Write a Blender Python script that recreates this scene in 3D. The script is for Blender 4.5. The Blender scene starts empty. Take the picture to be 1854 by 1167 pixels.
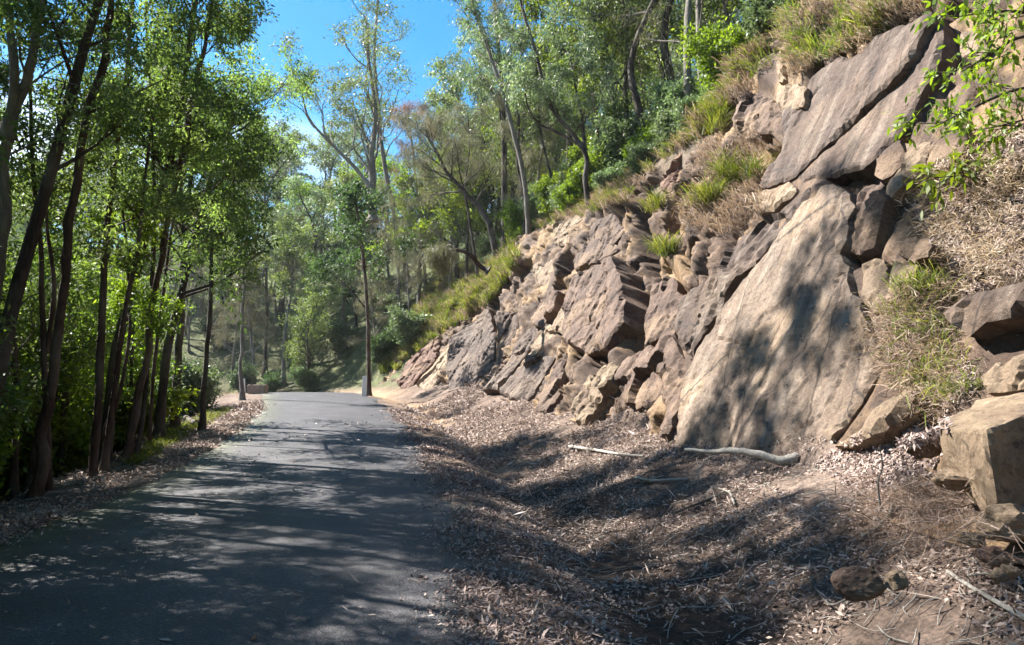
import bpy, bmesh, math, random
import numpy as np
from mathutils import Vector, Matrix, noise as mnoise
from mathutils.bvhtree import BVHTree
from mathutils.geometry import delaunay_2d_cdt

# ---------------------------------------------------------------- camera, world, sun, exposure
S = bpy.context.scene
COL = S.collection
W0, H0, F0, PITCH, CAMZ = 1854.0, 1167.0, 1330.0, math.radians(4.6), 1.6
cd = bpy.data.cameras.new('camera'); cam = bpy.data.objects.new('camera', cd); COL.objects.link(cam)
cam.location = (0, 0, CAMZ); cam.rotation_euler = (math.pi / 2 + PITCH, 0, 0)
cd.sensor_width = 36; cd.lens = 36 * F0 / W0; cd.clip_start = .05; cd.clip_end = 3000
S.camera = cam

SUN_DIR = Vector((-0.90, 0.42, 0.0)).normalized()
SUN_EL = math.radians(44)
SUN_DIR = Vector((SUN_DIR.x * math.cos(SUN_EL), SUN_DIR.y * math.cos(SUN_EL), math.sin(SUN_EL)))
ld = bpy.data.lights.new('sun', 'SUN'); sun = bpy.data.objects.new('sun', ld); COL.objects.link(sun)
ld.energy = 5.0; ld.angle = math.radians(.53); ld.color = (1.0, .955, .88)
sun.rotation_euler = SUN_DIR.to_track_quat('Z', 'Y').to_euler()

wd = bpy.data.worlds.new('World'); S.world = wd; wd.use_nodes = True
nt = wd.node_tree; nt.nodes.clear()
def N(nt, t, **k):
    n = nt.nodes.new(t)
    for a, b in k.items():
        if a in n.inputs.keys() if isinstance(a, str) else False: n.inputs[a].default_value = b
        else: setattr(n, a, b)
    return n
sky = nt.nodes.new('ShaderNodeTexSky'); sky.sky_type = 'NISHITA'; sky.sun_disc = False
sky.sun_elevation = SUN_EL; sky.sun_rotation = math.atan2(SUN_DIR.x, SUN_DIR.y)
sky.air_density = 1.0; sky.dust_density = 0.2; sky.ozone_density = 1.6; sky.altitude = 300
tc = nt.nodes.new('ShaderNodeTexCoord')
mp = nt.nodes.new('ShaderNodeMapping'); mp.inputs['Scale'].default_value = (1, 1, 3.2)
nz = nt.nodes.new('ShaderNodeTexNoise'); nz.inputs['Scale'].default_value = 2.6; nz.inputs['Detail'].default_value = 7
cr = nt.nodes.new('ShaderNodeValToRGB'); cr.color_ramp.elements[0].position = .47; cr.color_ramp.elements[1].position = .64
sx = nt.nodes.new('ShaderNodeSeparateXYZ')
lowm = nt.nodes.new('ShaderNodeMapRange'); lowm.inputs['From Min'].default_value = .42; lowm.inputs['From Max'].default_value = .18
mul = nt.nodes.new('ShaderNodeMath'); mul.operation = 'MULTIPLY'
mx = nt.nodes.new('ShaderNodeMix'); mx.data_type = 'RGBA'
bg = nt.nodes.new('ShaderNodeBackground'); bg.inputs['Strength'].default_value = .055
ow = nt.nodes.new('ShaderNodeOutputWorld')
L = nt.links.new
L(tc.outputs['Generated'], mp.inputs['Vector']); L(mp.outputs[0], nz.inputs['Vector']); L(nz.outputs['Fac'], cr.inputs['Fac'])
L(tc.outputs['Generated'], sx.inputs[0]); L(sx.outputs['Z'], lowm.inputs['Value'])
L(cr.outputs['Color'], mul.inputs[0]); L(lowm.outputs[0], mul.inputs[1])
L(mul.outputs[0], mx.inputs['Factor']); hsv = nt.nodes.new('ShaderNodeHueSaturation'); hsv.inputs['Saturation'].default_value = 1.45; hsv.inputs['Hue'].default_value = .492; hsv.inputs['Value'].default_value = 1.0
L(sky.outputs[0], hsv.inputs['Color']); L(hsv.outputs[0], mx.inputs['A']); mx.inputs['B'].default_value = (9.0, 9.3, 9.8, 1)
L(mx.outputs['Result'], bg.inputs['Color']); L(bg.outputs[0], ow.inputs['Surface'])

S.view_settings.view_transform = 'Standard'; S.view_settings.look = 'None'
S.view_settings.exposure = 2.15; S.view_settings.gamma = 1.0
S.render.engine = 'CYCLES'
try:
    S.cycles.use_denoising = True; S.cycles.max_bounces = 7; S.cycles.diffuse_bounces = 3
    S.cycles.glossy_bounces = 2; S.cycles.transmission_bounces = 4; S.cycles.sample_clamp_indirect = 6
    S.cycles.use_adaptive_sampling = True; S.cycles.adaptive_threshold = .02
except Exception: pass

rng = np.random.default_rng(11); R = random.Random(5)

# ---------------------------------------------------------------- small helpers
def tag(o, label=None, cat=None, group=None, kind=None):
    if label: o['label'] = label
    if cat: o['category'] = cat
    if group: o['group'] = group
    if kind: o['kind'] = kind
    return o
def mesh_np(name, V, faces, mat=None, rnd=None, smooth=False):
    """V (n,3); faces: list of (m,k) int arrays"""
    me = bpy.data.meshes.new(name)
    V = np.asarray(V, np.float32); me.vertices.add(len(V)); me.vertices.foreach_set('co', V.ravel())
    tot = sum(f.size for f in faces); nf = sum(len(f) for f in faces)
    me.loops.add(tot); me.loops.foreach_set('vertex_index', np.concatenate([np.asarray(f, np.int32).ravel() for f in faces]))
    me.polygons.add(nf)
    cnt = np.concatenate([np.full(len(f), f.shape[1], np.int32) for f in faces])
    st = np.concatenate([[0], np.cumsum(cnt)[:-1]]).astype(np.int32)
    me.polygons.foreach_set('loop_start', st); me.polygons.foreach_set('loop_total', cnt)
    if smooth: me.polygons.foreach_set('use_smooth', np.ones(nf, bool))
    if rnd is not None:
        a = me.attributes.new('rnd', 'FLOAT', 'FACE'); a.data.foreach_set('value', np.asarray(rnd, np.float32))
    me.update(calc_edges=True)
    if mat: me.materials.append(mat)
    return me
def link(name, me, parent=None, loc=(0, 0, 0)):
    o = bpy.data.objects.new(name, me); COL.objects.link(o); o.location = loc
    if parent: o.parent = parent
    return o
def empty(name, loc, label, cat, group=None):
    o = bpy.data.objects.new(name, None); COL.objects.link(o); o.location = loc; o.empty_display_size = .3
    return tag(o, label, cat, group)
def sm(a, b, x):
    t = np.clip((np.asarray(x, float) - a) / (b - a), 0, 1); return t * t * (3 - 2 * t)
def _h(i, j, k, seed):
    n = (i * 374761393 + j * 668265263 + k * 2147483647 + seed * 974634777) & 0xffffffff
    n = ((n ^ (n >> 13)) * 1274126177) & 0xffffffff
    n = ((n ^ (n >> 16)) * 2246822519) & 0xffffffff
    return ((n ^ (n >> 15)) & 0xffffff) / float(0xffffff)
def vnoise(P, seed=0):
    P = np.asarray(P, float); I = np.floor(P).astype(np.int64); f = P - I; f = f * f * (3 - 2 * f); r = 0
    for a in (0, 1):
        for b in (0, 1):
            for c in (0, 1):
                w = (f[..., 0] if a else 1 - f[..., 0]) * (f[..., 1] if b else 1 - f[..., 1]) * (f[..., 2] if c else 1 - f[..., 2])
                r = r + w * _h(I[..., 0] + a, I[..., 1] + b, I[..., 2] + c, seed)
    return r * 2 - 1
def fbm(P, o=4, seed=0, g=.5):
    r = 0; a = 1; P = np.asarray(P, float)
    for i in range(o): r = r + a * vnoise(P, seed + i * 7); P = P * 2.03 + 11.3; a *= g
    return r
def worley2(x, y, seed=0):
    """F1,F2, cell randoms (3) and offset from the cell centre"""
    I = np.floor(x).astype(np.int64); J = np.floor(y).astype(np.int64)
    b1 = np.full(x.shape, 9.); b2 = np.full(x.shape, 9.); ci = I.copy(); cj = J.copy(); dx = np.zeros(x.shape); dy = np.zeros(x.shape)
    for a in (-1, 0, 1):
        for b in (-1, 0, 1):
            i = I + a; j = J + b
            px = i + _h(i, j, i * 0, seed); py = j + _h(i, j, i * 0 + 1, seed)
            d = np.hypot(x - px, y - py); nn = d < b1
            b2 = np.where(nn, b1, np.minimum(b2, d)); b1 = np.where(nn, d, b1)
            ci = np.where(nn, i, ci); cj = np.where(nn, j, cj); dx = np.where(nn, x - px, dx); dy = np.where(nn, y - py, dy)
    z = ci * 0
    return b1, b2, (_h(ci, cj, z + 5, seed), _h(ci, cj, z + 6, seed), _h(ci, cj, z + 7, seed)), dx, dy

def P(px, py, Y):
    """point on the ray through photo position (px, py) at forward distance Y"""
    d = ray(px, py); return Vector((0, 0, CAMZ)) + d * (Y / d.y)
def ray(px, py):
    x = (px - W0 / 2) / F0; y = (H0 / 2 - py) / F0
    d = Vector((x, math.cos(PITCH) - y * math.sin(PITCH), math.sin(PITCH) + y * math.cos(PITCH)))
    return d.normalized()

# ---------------------------------------------------------------- materials
def ramp(nt, fac, stops):
    r = nt.nodes.new('ShaderNodeValToRGB'); e = r.color_ramp.elements
    while len(e) < len(stops): e.new(.5)
    for i, (p, c) in enumerate(stops):
        e[i].position = p; e[i].color = (*c, 1) if len(c) == 3 else c
    if fac is not None: nt.links.new(fac, r.inputs['Fac'])
    return r
def newmat(name):
    m = bpy.data.materials.new(name); m.use_nodes = True
    nt = m.node_tree; p = nt.nodes['Principled BSDF']
    return m, nt, p
def noise_tex(nt, scale, detail=5, rough=.55, vec=None, dist=0):
    n = nt.nodes.new('ShaderNodeTexNoise'); n.inputs['Scale'].default_value = scale; n.inputs['Detail'].default_value = detail
    n.inputs['Roughness'].default_value = rough; n.inputs['Distortion'].default_value = dist
    if vec is not None: nt.links.new(vec, n.inputs['Vector'])
    return n
def mapping(nt, src, scale, rot=(0, 0, 0)):
    c = nt.nodes.new('ShaderNodeTexCoord'); m = nt.nodes.new('ShaderNodeMapping')
    nt.links.new(c.outputs[src], m.inputs['Vector']); m.inputs['Scale'].default_value = scale; m.inputs['Rotation'].default_value = rot
    return m.outputs[0]
def mixc(nt, fac, a, b, mode='MIX'):
    m = nt.nodes.new('ShaderNodeMix'); m.data_type = 'RGBA'; m.blend_type = mode
    for v, k in ((fac, 'Factor'), (a, 'A'), (b, 'B')):
        if isinstance(v, (int, float)): m.inputs[k].default_value = v
        elif isinstance(v, tuple): m.inputs[k].default_value = (*v, 1)
        else: nt.links.new(v, m.inputs[k])
    return m.outputs['Result']
def bump(nt, p, h, strength, dist, prev=None):
    b = nt.nodes.new('ShaderNodeBump'); b.inputs['Strength'].default_value = strength; b.inputs['Distance'].default_value = dist
    nt.links.new(h, b.inputs['Height'])
    if prev is not None: nt.links.new(prev, b.inputs['Normal'])
    nt.links.new(b.outputs[0], p.inputs['Normal']); return b.outputs[0]

def leaf_mat(name, cols, trans=.4, tcol=None, rough=.5, spec=.35):
    m, nt, p = newmat(name)
    a = nt.nodes.new('ShaderNodeAttribute'); a.attribute_name = 'rnd'
    oi = nt.nodes.new('ShaderNodeObjectInfo')
    k = len(cols); r = ramp(nt, a.outputs['Fac'], [(i / (k - 1), c) for i, c in enumerate(cols)])
    hs = nt.nodes.new('ShaderNodeHueSaturation'); nt.links.new(r.outputs[0], hs.inputs['Color'])
    mr = nt.nodes.new('ShaderNodeMapRange'); mr.inputs['To Min'].default_value = .8; mr.inputs['To Max'].default_value = 1.25
    nt.links.new(oi.outputs['Random'], mr.inputs['Value']); nt.links.new(mr.outputs[0], hs.inputs['Value'])
    mr2 = nt.nodes.new('ShaderNodeMapRange'); mr2.inputs['To Min'].default_value = .485; mr2.inputs['To Max'].default_value = .515
    nt.links.new(oi.outputs['Random'], mr2.inputs['Value']); nt.links.new(mr2.outputs[0], hs.inputs['Hue'])
    nt.links.new(hs.outputs[0], p.inputs['Base Color']); p.inputs['Roughness'].default_value = rough
    p.inputs['Specular IOR Level'].default_value = spec
    t = nt.nodes.new('ShaderNodeBsdfTranslucent')
    tcol = tcol or (1.5, 1.7, .6)
    tm = nt.nodes.new('ShaderNodeVectorMath'); tm.operation = 'MULTIPLY'; tm.inputs[1].default_value = tcol
    nt.links.new(hs.outputs[0], tm.inputs[0]); nt.links.new(tm.outputs[0], t.inputs['Color'])
    mx = nt.nodes.new('ShaderNodeMixShader'); mx.inputs[0].default_value = trans
    nt.links.new(p.outputs[0], mx.inputs[1]); nt.links.new(t.outputs[0], mx.inputs[2])
    nt.links.new(mx.outputs[0], nt.nodes['Material Output'].inputs['Surface'])
    return m
M = {}
M['gum'] = leaf_mat('gum_leaf', [(.06, .08, .03), (.125, .155, .065), (.24, .26, .13)], .35)
M['gum_blue'] = leaf_mat('grey_gum_leaf', [(.06, .088, .045), (.13, .165, .09), (.24, .28, .165)], .35, (1.2, 1.4, .8))
M['fore'] = leaf_mat('dark_canopy_leaf', [(.045, .065, .036), (.10, .13, .068), (.21, .25, .14)], .48, (1.6, 1.9, .6), .68, .22)
M['bright'] = leaf_mat('bright_leaf', [(.06, .10, .02), (.11, .17, .03), (.20, .26, .05)], .5, (1.6, 1.6, .45))
M['lime'] = leaf_mat('lime_leaf', [(.08, .12, .018), (.14, .19, .028), (.25, .28, .05)], .5, (1.5, 1.5, .4))
M['olive'] = leaf_mat('feathery_olive_leaf', [(.09, .092, .055), (.15, .148, .095), (.25, .23, .16)], .3, (1.2, 1.2, .8), .6, .2)
M['pink'] = leaf_mat('brown_pink_leaf', [(.16, .10, .075), (.26, .17, .12), (.36, .25, .18)], .35, (1.2, 1.0, .8), .7, .2)
M['dark'] = leaf_mat('dark_green_leaf', [(.024, .042, .020), (.050, .078, .038), (.10, .14, .07)], .35, (1.4, 1.6, .7), .62, .3)
M['ggrass'] = leaf_mat('green_grass_blade', [(.07, .10, .02), (.14, .18, .035), (.26, .25, .08)], .45, (1.3, 1.35, .5), .6, .25)
M['dgrass'] = leaf_mat('dry_grass_blade', [(.17, .12, .09), (.31, .235, .18), (.48, .39, .31)], .3, (1.1, 1.0, .8), .7, .2)
M['litter'] = leaf_mat('fallen_leaf', [(.085, .058, .048), (.24, .178, .150), (.38, .295, .245), (.56, .47, .40)], .08, (1, 1, 1), .65, .3)

def bark(name, c1, c2, c3, sc=1.0):
    m, nt, p = newmat(name)
    v = mapping(nt, 'Object', (6 * sc, 6 * sc, 1.3 * sc)); n = noise_tex(nt, 2.6, 9, .75, v, .8)
    r = ramp(nt, n.outputs['Fac'], [(.3, c1), (.5, c2), (.72, c3)])
    n2 = noise_tex(nt, 1.1, 3, .5, mapping(nt, 'Object', (1.5, 1.5, 1.0)))
    c = mixc(nt, ramp(nt, n2.outputs['Fac'], [(.45, (0, 0, 0)), (.62, (.55, .55, .55))]).outputs[0], r.outputs[0], tuple(.5 * a + .5 * b for a, b in zip(c3, (.25, .23, .2))))
    nt.links.new(c, p.inputs['Base Color']); p.inputs['Roughness'].default_value = .85; p.inputs['Specular IOR Level'].default_value = .2
    bump(nt, p, n.outputs['Fac'], 1.0, .05); return m
M['bark_red'] = bark('reddish_bark', (.022, .014, .011), (.060, .036, .026), (.13, .085, .062))
M['bark_dark'] = bark('dark_bark', (.018, .013, .011), (.045, .033, .027), (.09, .07, .058))
M['bark_grey'] = bark('grey_bark', (.07, .06, .05), (.15, .13, .11), (.27, .24, .21))
M['bark_pale'] = bark('weathered_wood', (.22, .19, .16), (.42, .38, .33), (.62, .58, .52), 1.6)

def rock_mat(name, cols, streak=0., bs=.65, tan=(.30, .205, .115), tanamt=.35, dark=(.045, .032, .026)):
    m, nt, p = newmat(name)
    oi = nt.nodes.new('ShaderNodeObjectInfo')
    obj = mapping(nt, 'Object', (1, 1, 1))
    n1 = noise_tex(nt, 1.7, 8, .62, obj, .3)
    base = ramp(nt, n1.outputs['Fac'], [(.28, cols[0]), (.5, cols[1]), (.72, cols[2])]).outputs[0]
    n2 = noise_tex(nt, .55, 5, .6, mapping(nt, 'Object', (1, 1, 1), (.3, .7, .2)))
    tf = ramp(nt, n2.outputs['Fac'], [(.5, (0, 0, 0)), (.60, (tanamt,) * 3)]).outputs[0]
    base = mixc(nt, tf, base, tan)
    if streak > 0:
        vj = nt.nodes.new('ShaderNodeTexVoronoi'); vj.feature = 'DISTANCE_TO_EDGE'; vj.inputs['Scale'].default_value = .8
        wj = noise_tex(nt, 1.6, 5, .7, obj); jm = mixc(nt, .12, mapping(nt, 'Object', (1.0, .42, .6), (0, 0, .5)), wj.outputs['Color']); nt.links.new(jm, vj.inputs['Vector'])
        jf = ramp(nt, vj.outputs['Distance'], [(.0, (1, 1, 1)), (.010, (0, 0, 0))]).outputs[0]
        sv = mapping(nt, 'Object', (2.4, .42, 1), (0, 0, .12))
        n3 = noise_tex(nt, 1.3, 6, .6, sv, .15)
        sf = ramp(nt, n3.outputs['Fac'], [(.50, (0, 0, 0)), (.72, (streak,) * 3)]).outputs[0]
        base = mixc(nt, sf, base, (.38, .315, .255))
        n3b = noise_tex(nt, 2.1, 5, .6, mapping(nt, 'Object', (2.2, .2, 1), (0, 0, .12)), .1)
        df = ramp(nt, n3b.outputs['Fac'], [(.52, (0, 0, 0)), (.70, (streak * .9,) * 3)]).outputs[0]
        base = mixc(nt, df, base, cols[0])
    n4 = noise_tex(nt, 20, 8, .75, obj)
    spk = ramp(nt, n4.outputs['Fac'], [(.36, (.62, .60, .58)), (.52, (1, 1, 1)), (.70, (1.22, 1.2, 1.18))]).outputs[0]
    base = mixc(nt, 1.0, base, spk, 'MULTIPLY')
    n5 = noise_tex(nt, 38, 3, .6, obj)
    lich = ramp(nt, n5.outputs['Fac'], [(.67, (0, 0, 0)), (.71, (.55, .55, .55))]).outputs[0]
    base = mixc(nt, lich, base, (.38, .34, .27))
    n6 = noise_tex(nt, 5.5, 8, .75, obj, .5)
    if streak > 0: base = mixc(nt, jf, base, (.03, .022, .018))
    dk = ramp(nt, n6.outputs['Fac'], [(.36, (.9, .9, .9)), (.44, (0, 0, 0))]).outputs[0]
    base = mixc(nt, dk, base, dark)
    hs = nt.nodes.new('ShaderNodeHueSaturation'); nt.links.new(base, hs.inputs['Color'])
    mr = nt.nodes.new('ShaderNodeMapRange'); mr.inputs['To Min'].default_value = .85; mr.inputs['To Max'].default_value = 1.2
    nt.links.new(oi.outputs['Random'], mr.inputs['Value']); nt.links.new(mr.outputs[0], hs.inputs['Value'])
    nt.links.new(hs.outputs[0], p.inputs['Base Color'])
    p.inputs['Roughness'].default_value = .8; p.inputs['Specular IOR Level'].default_value = .3
    b1 = bump(nt, p, n6.outputs['Fac'], bs, .06); bump(nt, p, n4.outputs['Fac'], .85, .025, b1)
    return m
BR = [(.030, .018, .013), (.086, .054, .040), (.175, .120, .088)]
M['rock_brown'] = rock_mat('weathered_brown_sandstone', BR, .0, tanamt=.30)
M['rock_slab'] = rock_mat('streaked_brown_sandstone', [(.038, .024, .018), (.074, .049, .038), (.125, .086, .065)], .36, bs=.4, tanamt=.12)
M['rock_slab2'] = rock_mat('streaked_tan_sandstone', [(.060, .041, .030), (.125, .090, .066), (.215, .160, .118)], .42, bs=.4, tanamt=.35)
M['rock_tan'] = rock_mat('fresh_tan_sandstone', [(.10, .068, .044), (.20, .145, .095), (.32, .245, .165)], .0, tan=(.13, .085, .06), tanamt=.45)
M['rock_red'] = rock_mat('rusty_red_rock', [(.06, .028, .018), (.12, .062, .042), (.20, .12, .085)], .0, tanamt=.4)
M['rock_cliff'] = rock_mat('jointed_cliff_rock', [(.026, .016, .011), (.078, .049, .034), (.170, .115, .076)], .0, tan=(.27, .175, .09), tanamt=.65, dark=(.03, .022, .018))

def ground_mat():
    m, nt, p = newmat('leafy_soil')
    g = mapping(nt, 'Object', (1, 1, 1))
    n1 = noise_tex(nt, .7, 6, .6, g); n2 = noise_tex(nt, 9, 6, .7, g); n3 = noise_tex(nt, 34, 4, .7, g)
    c = ramp(nt, n1.outputs['Fac'], [(.3, (.065, .046, .037)), (.5, (.13, .095, .076)), (.7, (.215, .165, .135))]).outputs[0]
    c2 = ramp(nt, n2.outputs['Fac'], [(.3, (.45, .42, .40)), (.5, (.95, .95, .95)), (.7, (1.5, 1.45, 1.4))]).outputs[0]
    c = mixc(nt, 1.0, c, c2, 'MULTIPLY')
    c3 = ramp(nt, n3.outputs['Fac'], [(.35, (.6, .6, .6)), (.5, (1, 1, 1)), (.68, (1.55, 1.5, 1.45))]).outputs[0]
    c = mixc(nt, 1.0, c, c3, 'MULTIPLY')
    # green ground cover far from the road, as an attribute of the terrain
    a = nt.nodes.new('ShaderNodeAttribute'); a.attribute_name = 'green'
    n4 = noise_tex(nt, 2.2, 6, .7, g)
    gc = ramp(nt, n4.outputs['Fac'], [(.35, (.03, .045, .018)), (.5, (.07, .09, .03)), (.65, (.13, .13, .06))]).outputs[0]
    c = mixc(nt, a.outputs['Fac'], c, gc)
    a2 = nt.nodes.new('ShaderNodeAttribute'); a2.attribute_name = 'sand'
    c = mixc(nt, a2.outputs['Fac'], c, mixc(nt, 1.0, (.30, .205, .125), c3, 'MULTIPLY'))
    a3 = nt.nodes.new('ShaderNodeAttribute'); a3.attribute_name = 'ditch_dark'
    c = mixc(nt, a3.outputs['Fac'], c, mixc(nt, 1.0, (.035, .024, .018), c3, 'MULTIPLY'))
    nt.links.new(c, p.inputs['Base Color']); p.inputs['Roughness'].default_value = .9; p.inputs['Specular IOR Level'].default_value = .15
    b1 = bump(nt, p, n2.outputs['Fac'], .7, .06); bump(nt, p, n3.outputs['Fac'], .7, .02, b1)
    return m
M['ground'] = ground_mat()
def asphalt_mat():
    m, nt, p = newmat('old_chipseal')
    g = mapping(nt, 'Object', (1, 1, 1))
    n1 = noise_tex(nt, 1.1, 5, .6, g); n2 = noise_tex(nt, 75, 3, .75, g)
    v = nt.nodes.new('ShaderNodeTexVoronoi'); v.inputs['Scale'].default_value = 70; nt.links.new(g, v.inputs['Vector'])
    c = ramp(nt, n1.outputs['Fac'], [(.3, (.019, .018, .022)), (.5, (.033, .031, .036)), (.7, (.060, .056, .062))]).outputs[0]
    k = ramp(nt, v.outputs['Color'], [(.0, (.35, .35, .35)), (.5, (.95, .95, .95)), (.75, (1.3, 1.3, 1.3)), (1., (2.9, 2.8, 2.7))]).outputs[0]
    c = mixc(nt, 1.0, c, k, 'MULTIPLY')
    a = nt.nodes.new('ShaderNodeAttribute'); a.attribute_name = 'edge'
    n3 = noise_tex(nt, 3.2, 6, .7, g)
    mul = nt.nodes.new('ShaderNodeMath'); mul.operation = 'MULTIPLY'
    e = ramp(nt, n3.outputs['Fac'], [(.36, (0, 0, 0)), (.52, (1, 1, 1))]).outputs[0]
    nt.links.new(e, mul.inputs[0]); nt.links.new(a.outputs['Fac'], mul.inputs[1])
    c = mixc(nt, mul.outputs[0], c, (.055, .060, .022))
    # fine transverse cracks
    nt.links.new(c, p.inputs['Base Color']); p.inputs['Roughness'].default_value = .62; p.inputs['Specular IOR Level'].default_value = .55
    b1 = bump(nt, p, v.outputs['Distance'], .7, .008); bump(nt, p, n2.outputs['Fac'], .6, .008, b1)
    return m
M['asphalt'] = asphalt_mat()
def plain(name, col, rough=.7, var=.25, sc=8):
    m, nt, p = newmat(name); n = noise_tex(nt, sc, 6, .65, mapping(nt, 'Object', (1, 1, 1)))
    c = ramp(nt, n.outputs['Fac'], [(.3, tuple(x * (1 - var) for x in col)), (.7, tuple(min(1, x * (1 + var)) for x in col))]).outputs[0]
    nt.links.new(c, p.inputs['Base Color']); p.inputs['Roughness'].default_value = rough
    bump(nt, p, n.outputs['Fac'], .3, .02); return m
M['white_paint'] = plain('weathered_white_paint', (.78, .77, .74), .6, .12)
M['red_reflector'] = plain('red_reflector', (.5, .03, .02), .3, .05)
M['block'] = plain('mossy_stone_block', (.27, .20, .15), .85, .4, 14)
M['cutwood'] = plain('cut_wood', (.40, .29, .19), .8, .3, 12)

# ---------------------------------------------------------------- road line and terrain
ds = .1; ss = np.arange(-40, 120, ds)
th = np.radians(np.interp(ss, [-40, 0, 10, 20, 30, 36, 42, 60, 75, 120], [4, 5.5, 8.5, 12.5, 17.5, 22, 33, 84, 105, 105]))
cx = np.concatenate([[0], np.cumsum(-np.sin(th) * ds)[:-1]]); cy = np.concatenate([[0], np.cumsum(np.cos(th) * ds)[:-1]])
i0 = int(np.argmin(abs(ss - 4.5))); cx += -2.40 - cx[i0]; cy += 4.5 - cy[i0]
def s_at(s): return np.interp(s, ss, cx), np.interp(s, ss, cy), np.interp(s, ss, th)
def su_of(X, Y):
    X = np.asarray(X, float).ravel(); Y = np.asarray(Y, float).ravel(); so = np.empty(len(X)); uo = np.empty(len(X))
    sub = slice(None, None, 5); ax, ay, as_ = cx[sub], cy[sub], ss[sub]
    for a in range(0, len(X), 20000):
        x = X[a:a + 20000, None]; y = Y[a:a + 20000, None]
        i = np.argmin((x - ax) ** 2 + (y - ay) ** 2, 1); s = as_[i]
        for _ in range(2):
            qx, qy, t = s_at(s); s = np.clip(s + (X[a:a + 20000] - qx) * -np.sin(t) + (Y[a:a + 20000] - qy) * np.cos(t), -40, 119.9)
        qx, qy, t = s_at(s); ddx = X[a:a + 20000] - qx; ddy = Y[a:a + 20000] - qy
        so[a:a + 20000] = s; uo[a:a + 20000] = np.hypot(ddx, ddy) * np.sign(ddx * np.cos(t) + ddy * np.sin(t))
    return so, uo
RW = 2.3
def z_road(s): return np.interp(s, [-40, 8, 13, 23, 33, 37, 42, 50, 70, 120], [0, 0, .05, .42, .95, 1.04, .98, .6, .2, 0])
def H_cliff(s): return np.interp(s, [-40, 0, 8, 12, 16, 18, 20, 22, 26, 30, 35, 40, 46, 120], [6, 7.5, 8.6, 9.0, 8.8, 8.2, 7.7, 7.4, 7.4, 7.6, 7.5, 6.2, 4.6, 2.2])
def slope_c(s): return np.interp(s, [-40, 5, 8, 12, 26, 34, 40, 60, 120], [1.1, 1.1, 1.8, 2.2, 2.1, 1.95, 1.5, 1.0, .7])
def h_right(s, u):
    s = np.asarray(s, float); u = np.asarray(u, float)
    low = np.interp(u, [0, RW, 2.9, 3.6, 4.5, 5.5, 6.2], [.03, 0, -.09, -.36, -.12, .38, .64])
    Hc = H_cliff(s); k = slope_c(s); ut = 6.2 + (Hc - .62) / k
    mid = .62 + (u - 6.2) * k
    hs = np.interp(s, [-40, 20, 35, 50, 65, 120], [1.0, 1.0, .92, .66, .46, .36])
    w = np.maximum(u - ut, 0)
    top = Hc + 38 * (1 - np.exp(-w * hs / 38))
    return np.where(u < 6.2, low, np.where(u < ut, mid, top))
def h_left(s, u):
    a = -u
    return np.interp(a, [0, RW, 3.2, 4.0, 5.5, 9, 14, 25, 45, 75, 110, 300], [.03, 0, -.07, -.16, -.75, -2.8, -4.6, -7.5, -8.5, -4, 6, 14])
def base_h(X, Y):
    s, u = su_of(X, Y); sh = np.shape(X)
    z = z_road(s) * np.exp(-np.maximum(abs(u) - 12, 0) / 30) + np.where(u > 0, h_right(s, u), h_left(s, u))
    return z.reshape(sh), s.reshape(sh), u.reshape(sh)
def ground_h(X, Y):
    z, s, u = base_h(X, Y); X = np.asarray(X, float); Y = np.asarray(Y, float)
    Pn = np.stack([X, Y, X * 0], -1); au = abs(u)
    z = z + fbm(Pn * 1.1, 3, 3) * .06 * sm(2.5, 4.5, au) + fbm(Pn * .35, 3, 9) * .25 * sm(6, 12, au)
    z = z + fbm(Pn * 5, 3, 21) * .022 * sm(2.35, 3.0, au) + fbm(Pn * .06, 3, 30) * 1.6 * sm(14, 40, au)
    z = z - .045 * (1 - sm(RW - .25, RW + .03, au))
    Hc = H_cliff(s); ut = 6.2 + (Hc - .62) / slope_c(s)
    z = z - 4.6 * sm(6.3, 7.6, u) * (1 - sm(ut - .1, ut + .45, u)) * (1 - sm(39, 43, s))
    return z, s, u
def axis(lo, hi, st, LO, HI, g=1.13):
    a = list(np.arange(lo, hi, st)); d = st; x = a[-1]
    while x < HI: d = d * g; x += d; a.append(x)
    d = st; x = lo; b = []
    while x > LO: d = d * g; x -= d; b.append(x)
    return np.array(b[::-1] + a)
gx = axis(-13, 10, .12, -500, 500); gy = axis(1.0, 42, .13, -300, 900)
GX, GY = np.meshgrid(gx, gy); GZ, GS, GU = ground_h(GX, GY)
nx, ny = len(gx), len(gy)
idx = np.arange(nx * ny).reshape(ny, nx)
gf = np.stack([idx[:-1, :-1], idx[:-1, 1:], idx[1:, 1:], idx[1:, :-1]], -1).reshape(-1, 4)
gv = np.stack([GX, GY, GZ], -1).reshape(-1, 3)
gme = mesh_np('ground', gv, [gf], M['ground'], smooth=True)
def vattr(me, name, v):
    a = me.attributes.new(name, 'FLOAT', 'POINT'); a.data.foreach_set('value', np.asarray(v, np.float32).ravel())
far = sm(5.0, 8.0, -GU) * .8 + sm(9, 13, GU) * 1.0 + .8 * sm(36, 42, GS) * sm(4.5, 6, GU) * (1 - sm(9, 13, GU))
vattr(gme, 'green', np.clip(far, 0, 1))
sandv = np.exp(-((GU - 3.3 - .4 * np.sin(GS * .5)) / .75) ** 2) * sm(13, 17, GS) * .9 + .75 * np.exp(-((GU + 3.0) / .5) ** 2) * sm(20, 24, GS) * (1 - sm(29, 31, GS)) * .4 + .5 * sm(3, 3.6, GU) * (1 - sm(4.6, 5.4, GU)) * sm(34, 40, GS)
vattr(gme, 'sand', np.clip(sandv, 0, 1))
vattr(gme, 'ditch_dark', np.clip(np.exp(-((GU - 3.9) / 1.0) ** 2) * (1 - sm(11, 15, GS)) * .9, 0, 1))  # soil made darker along the near part of the ditch
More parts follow.
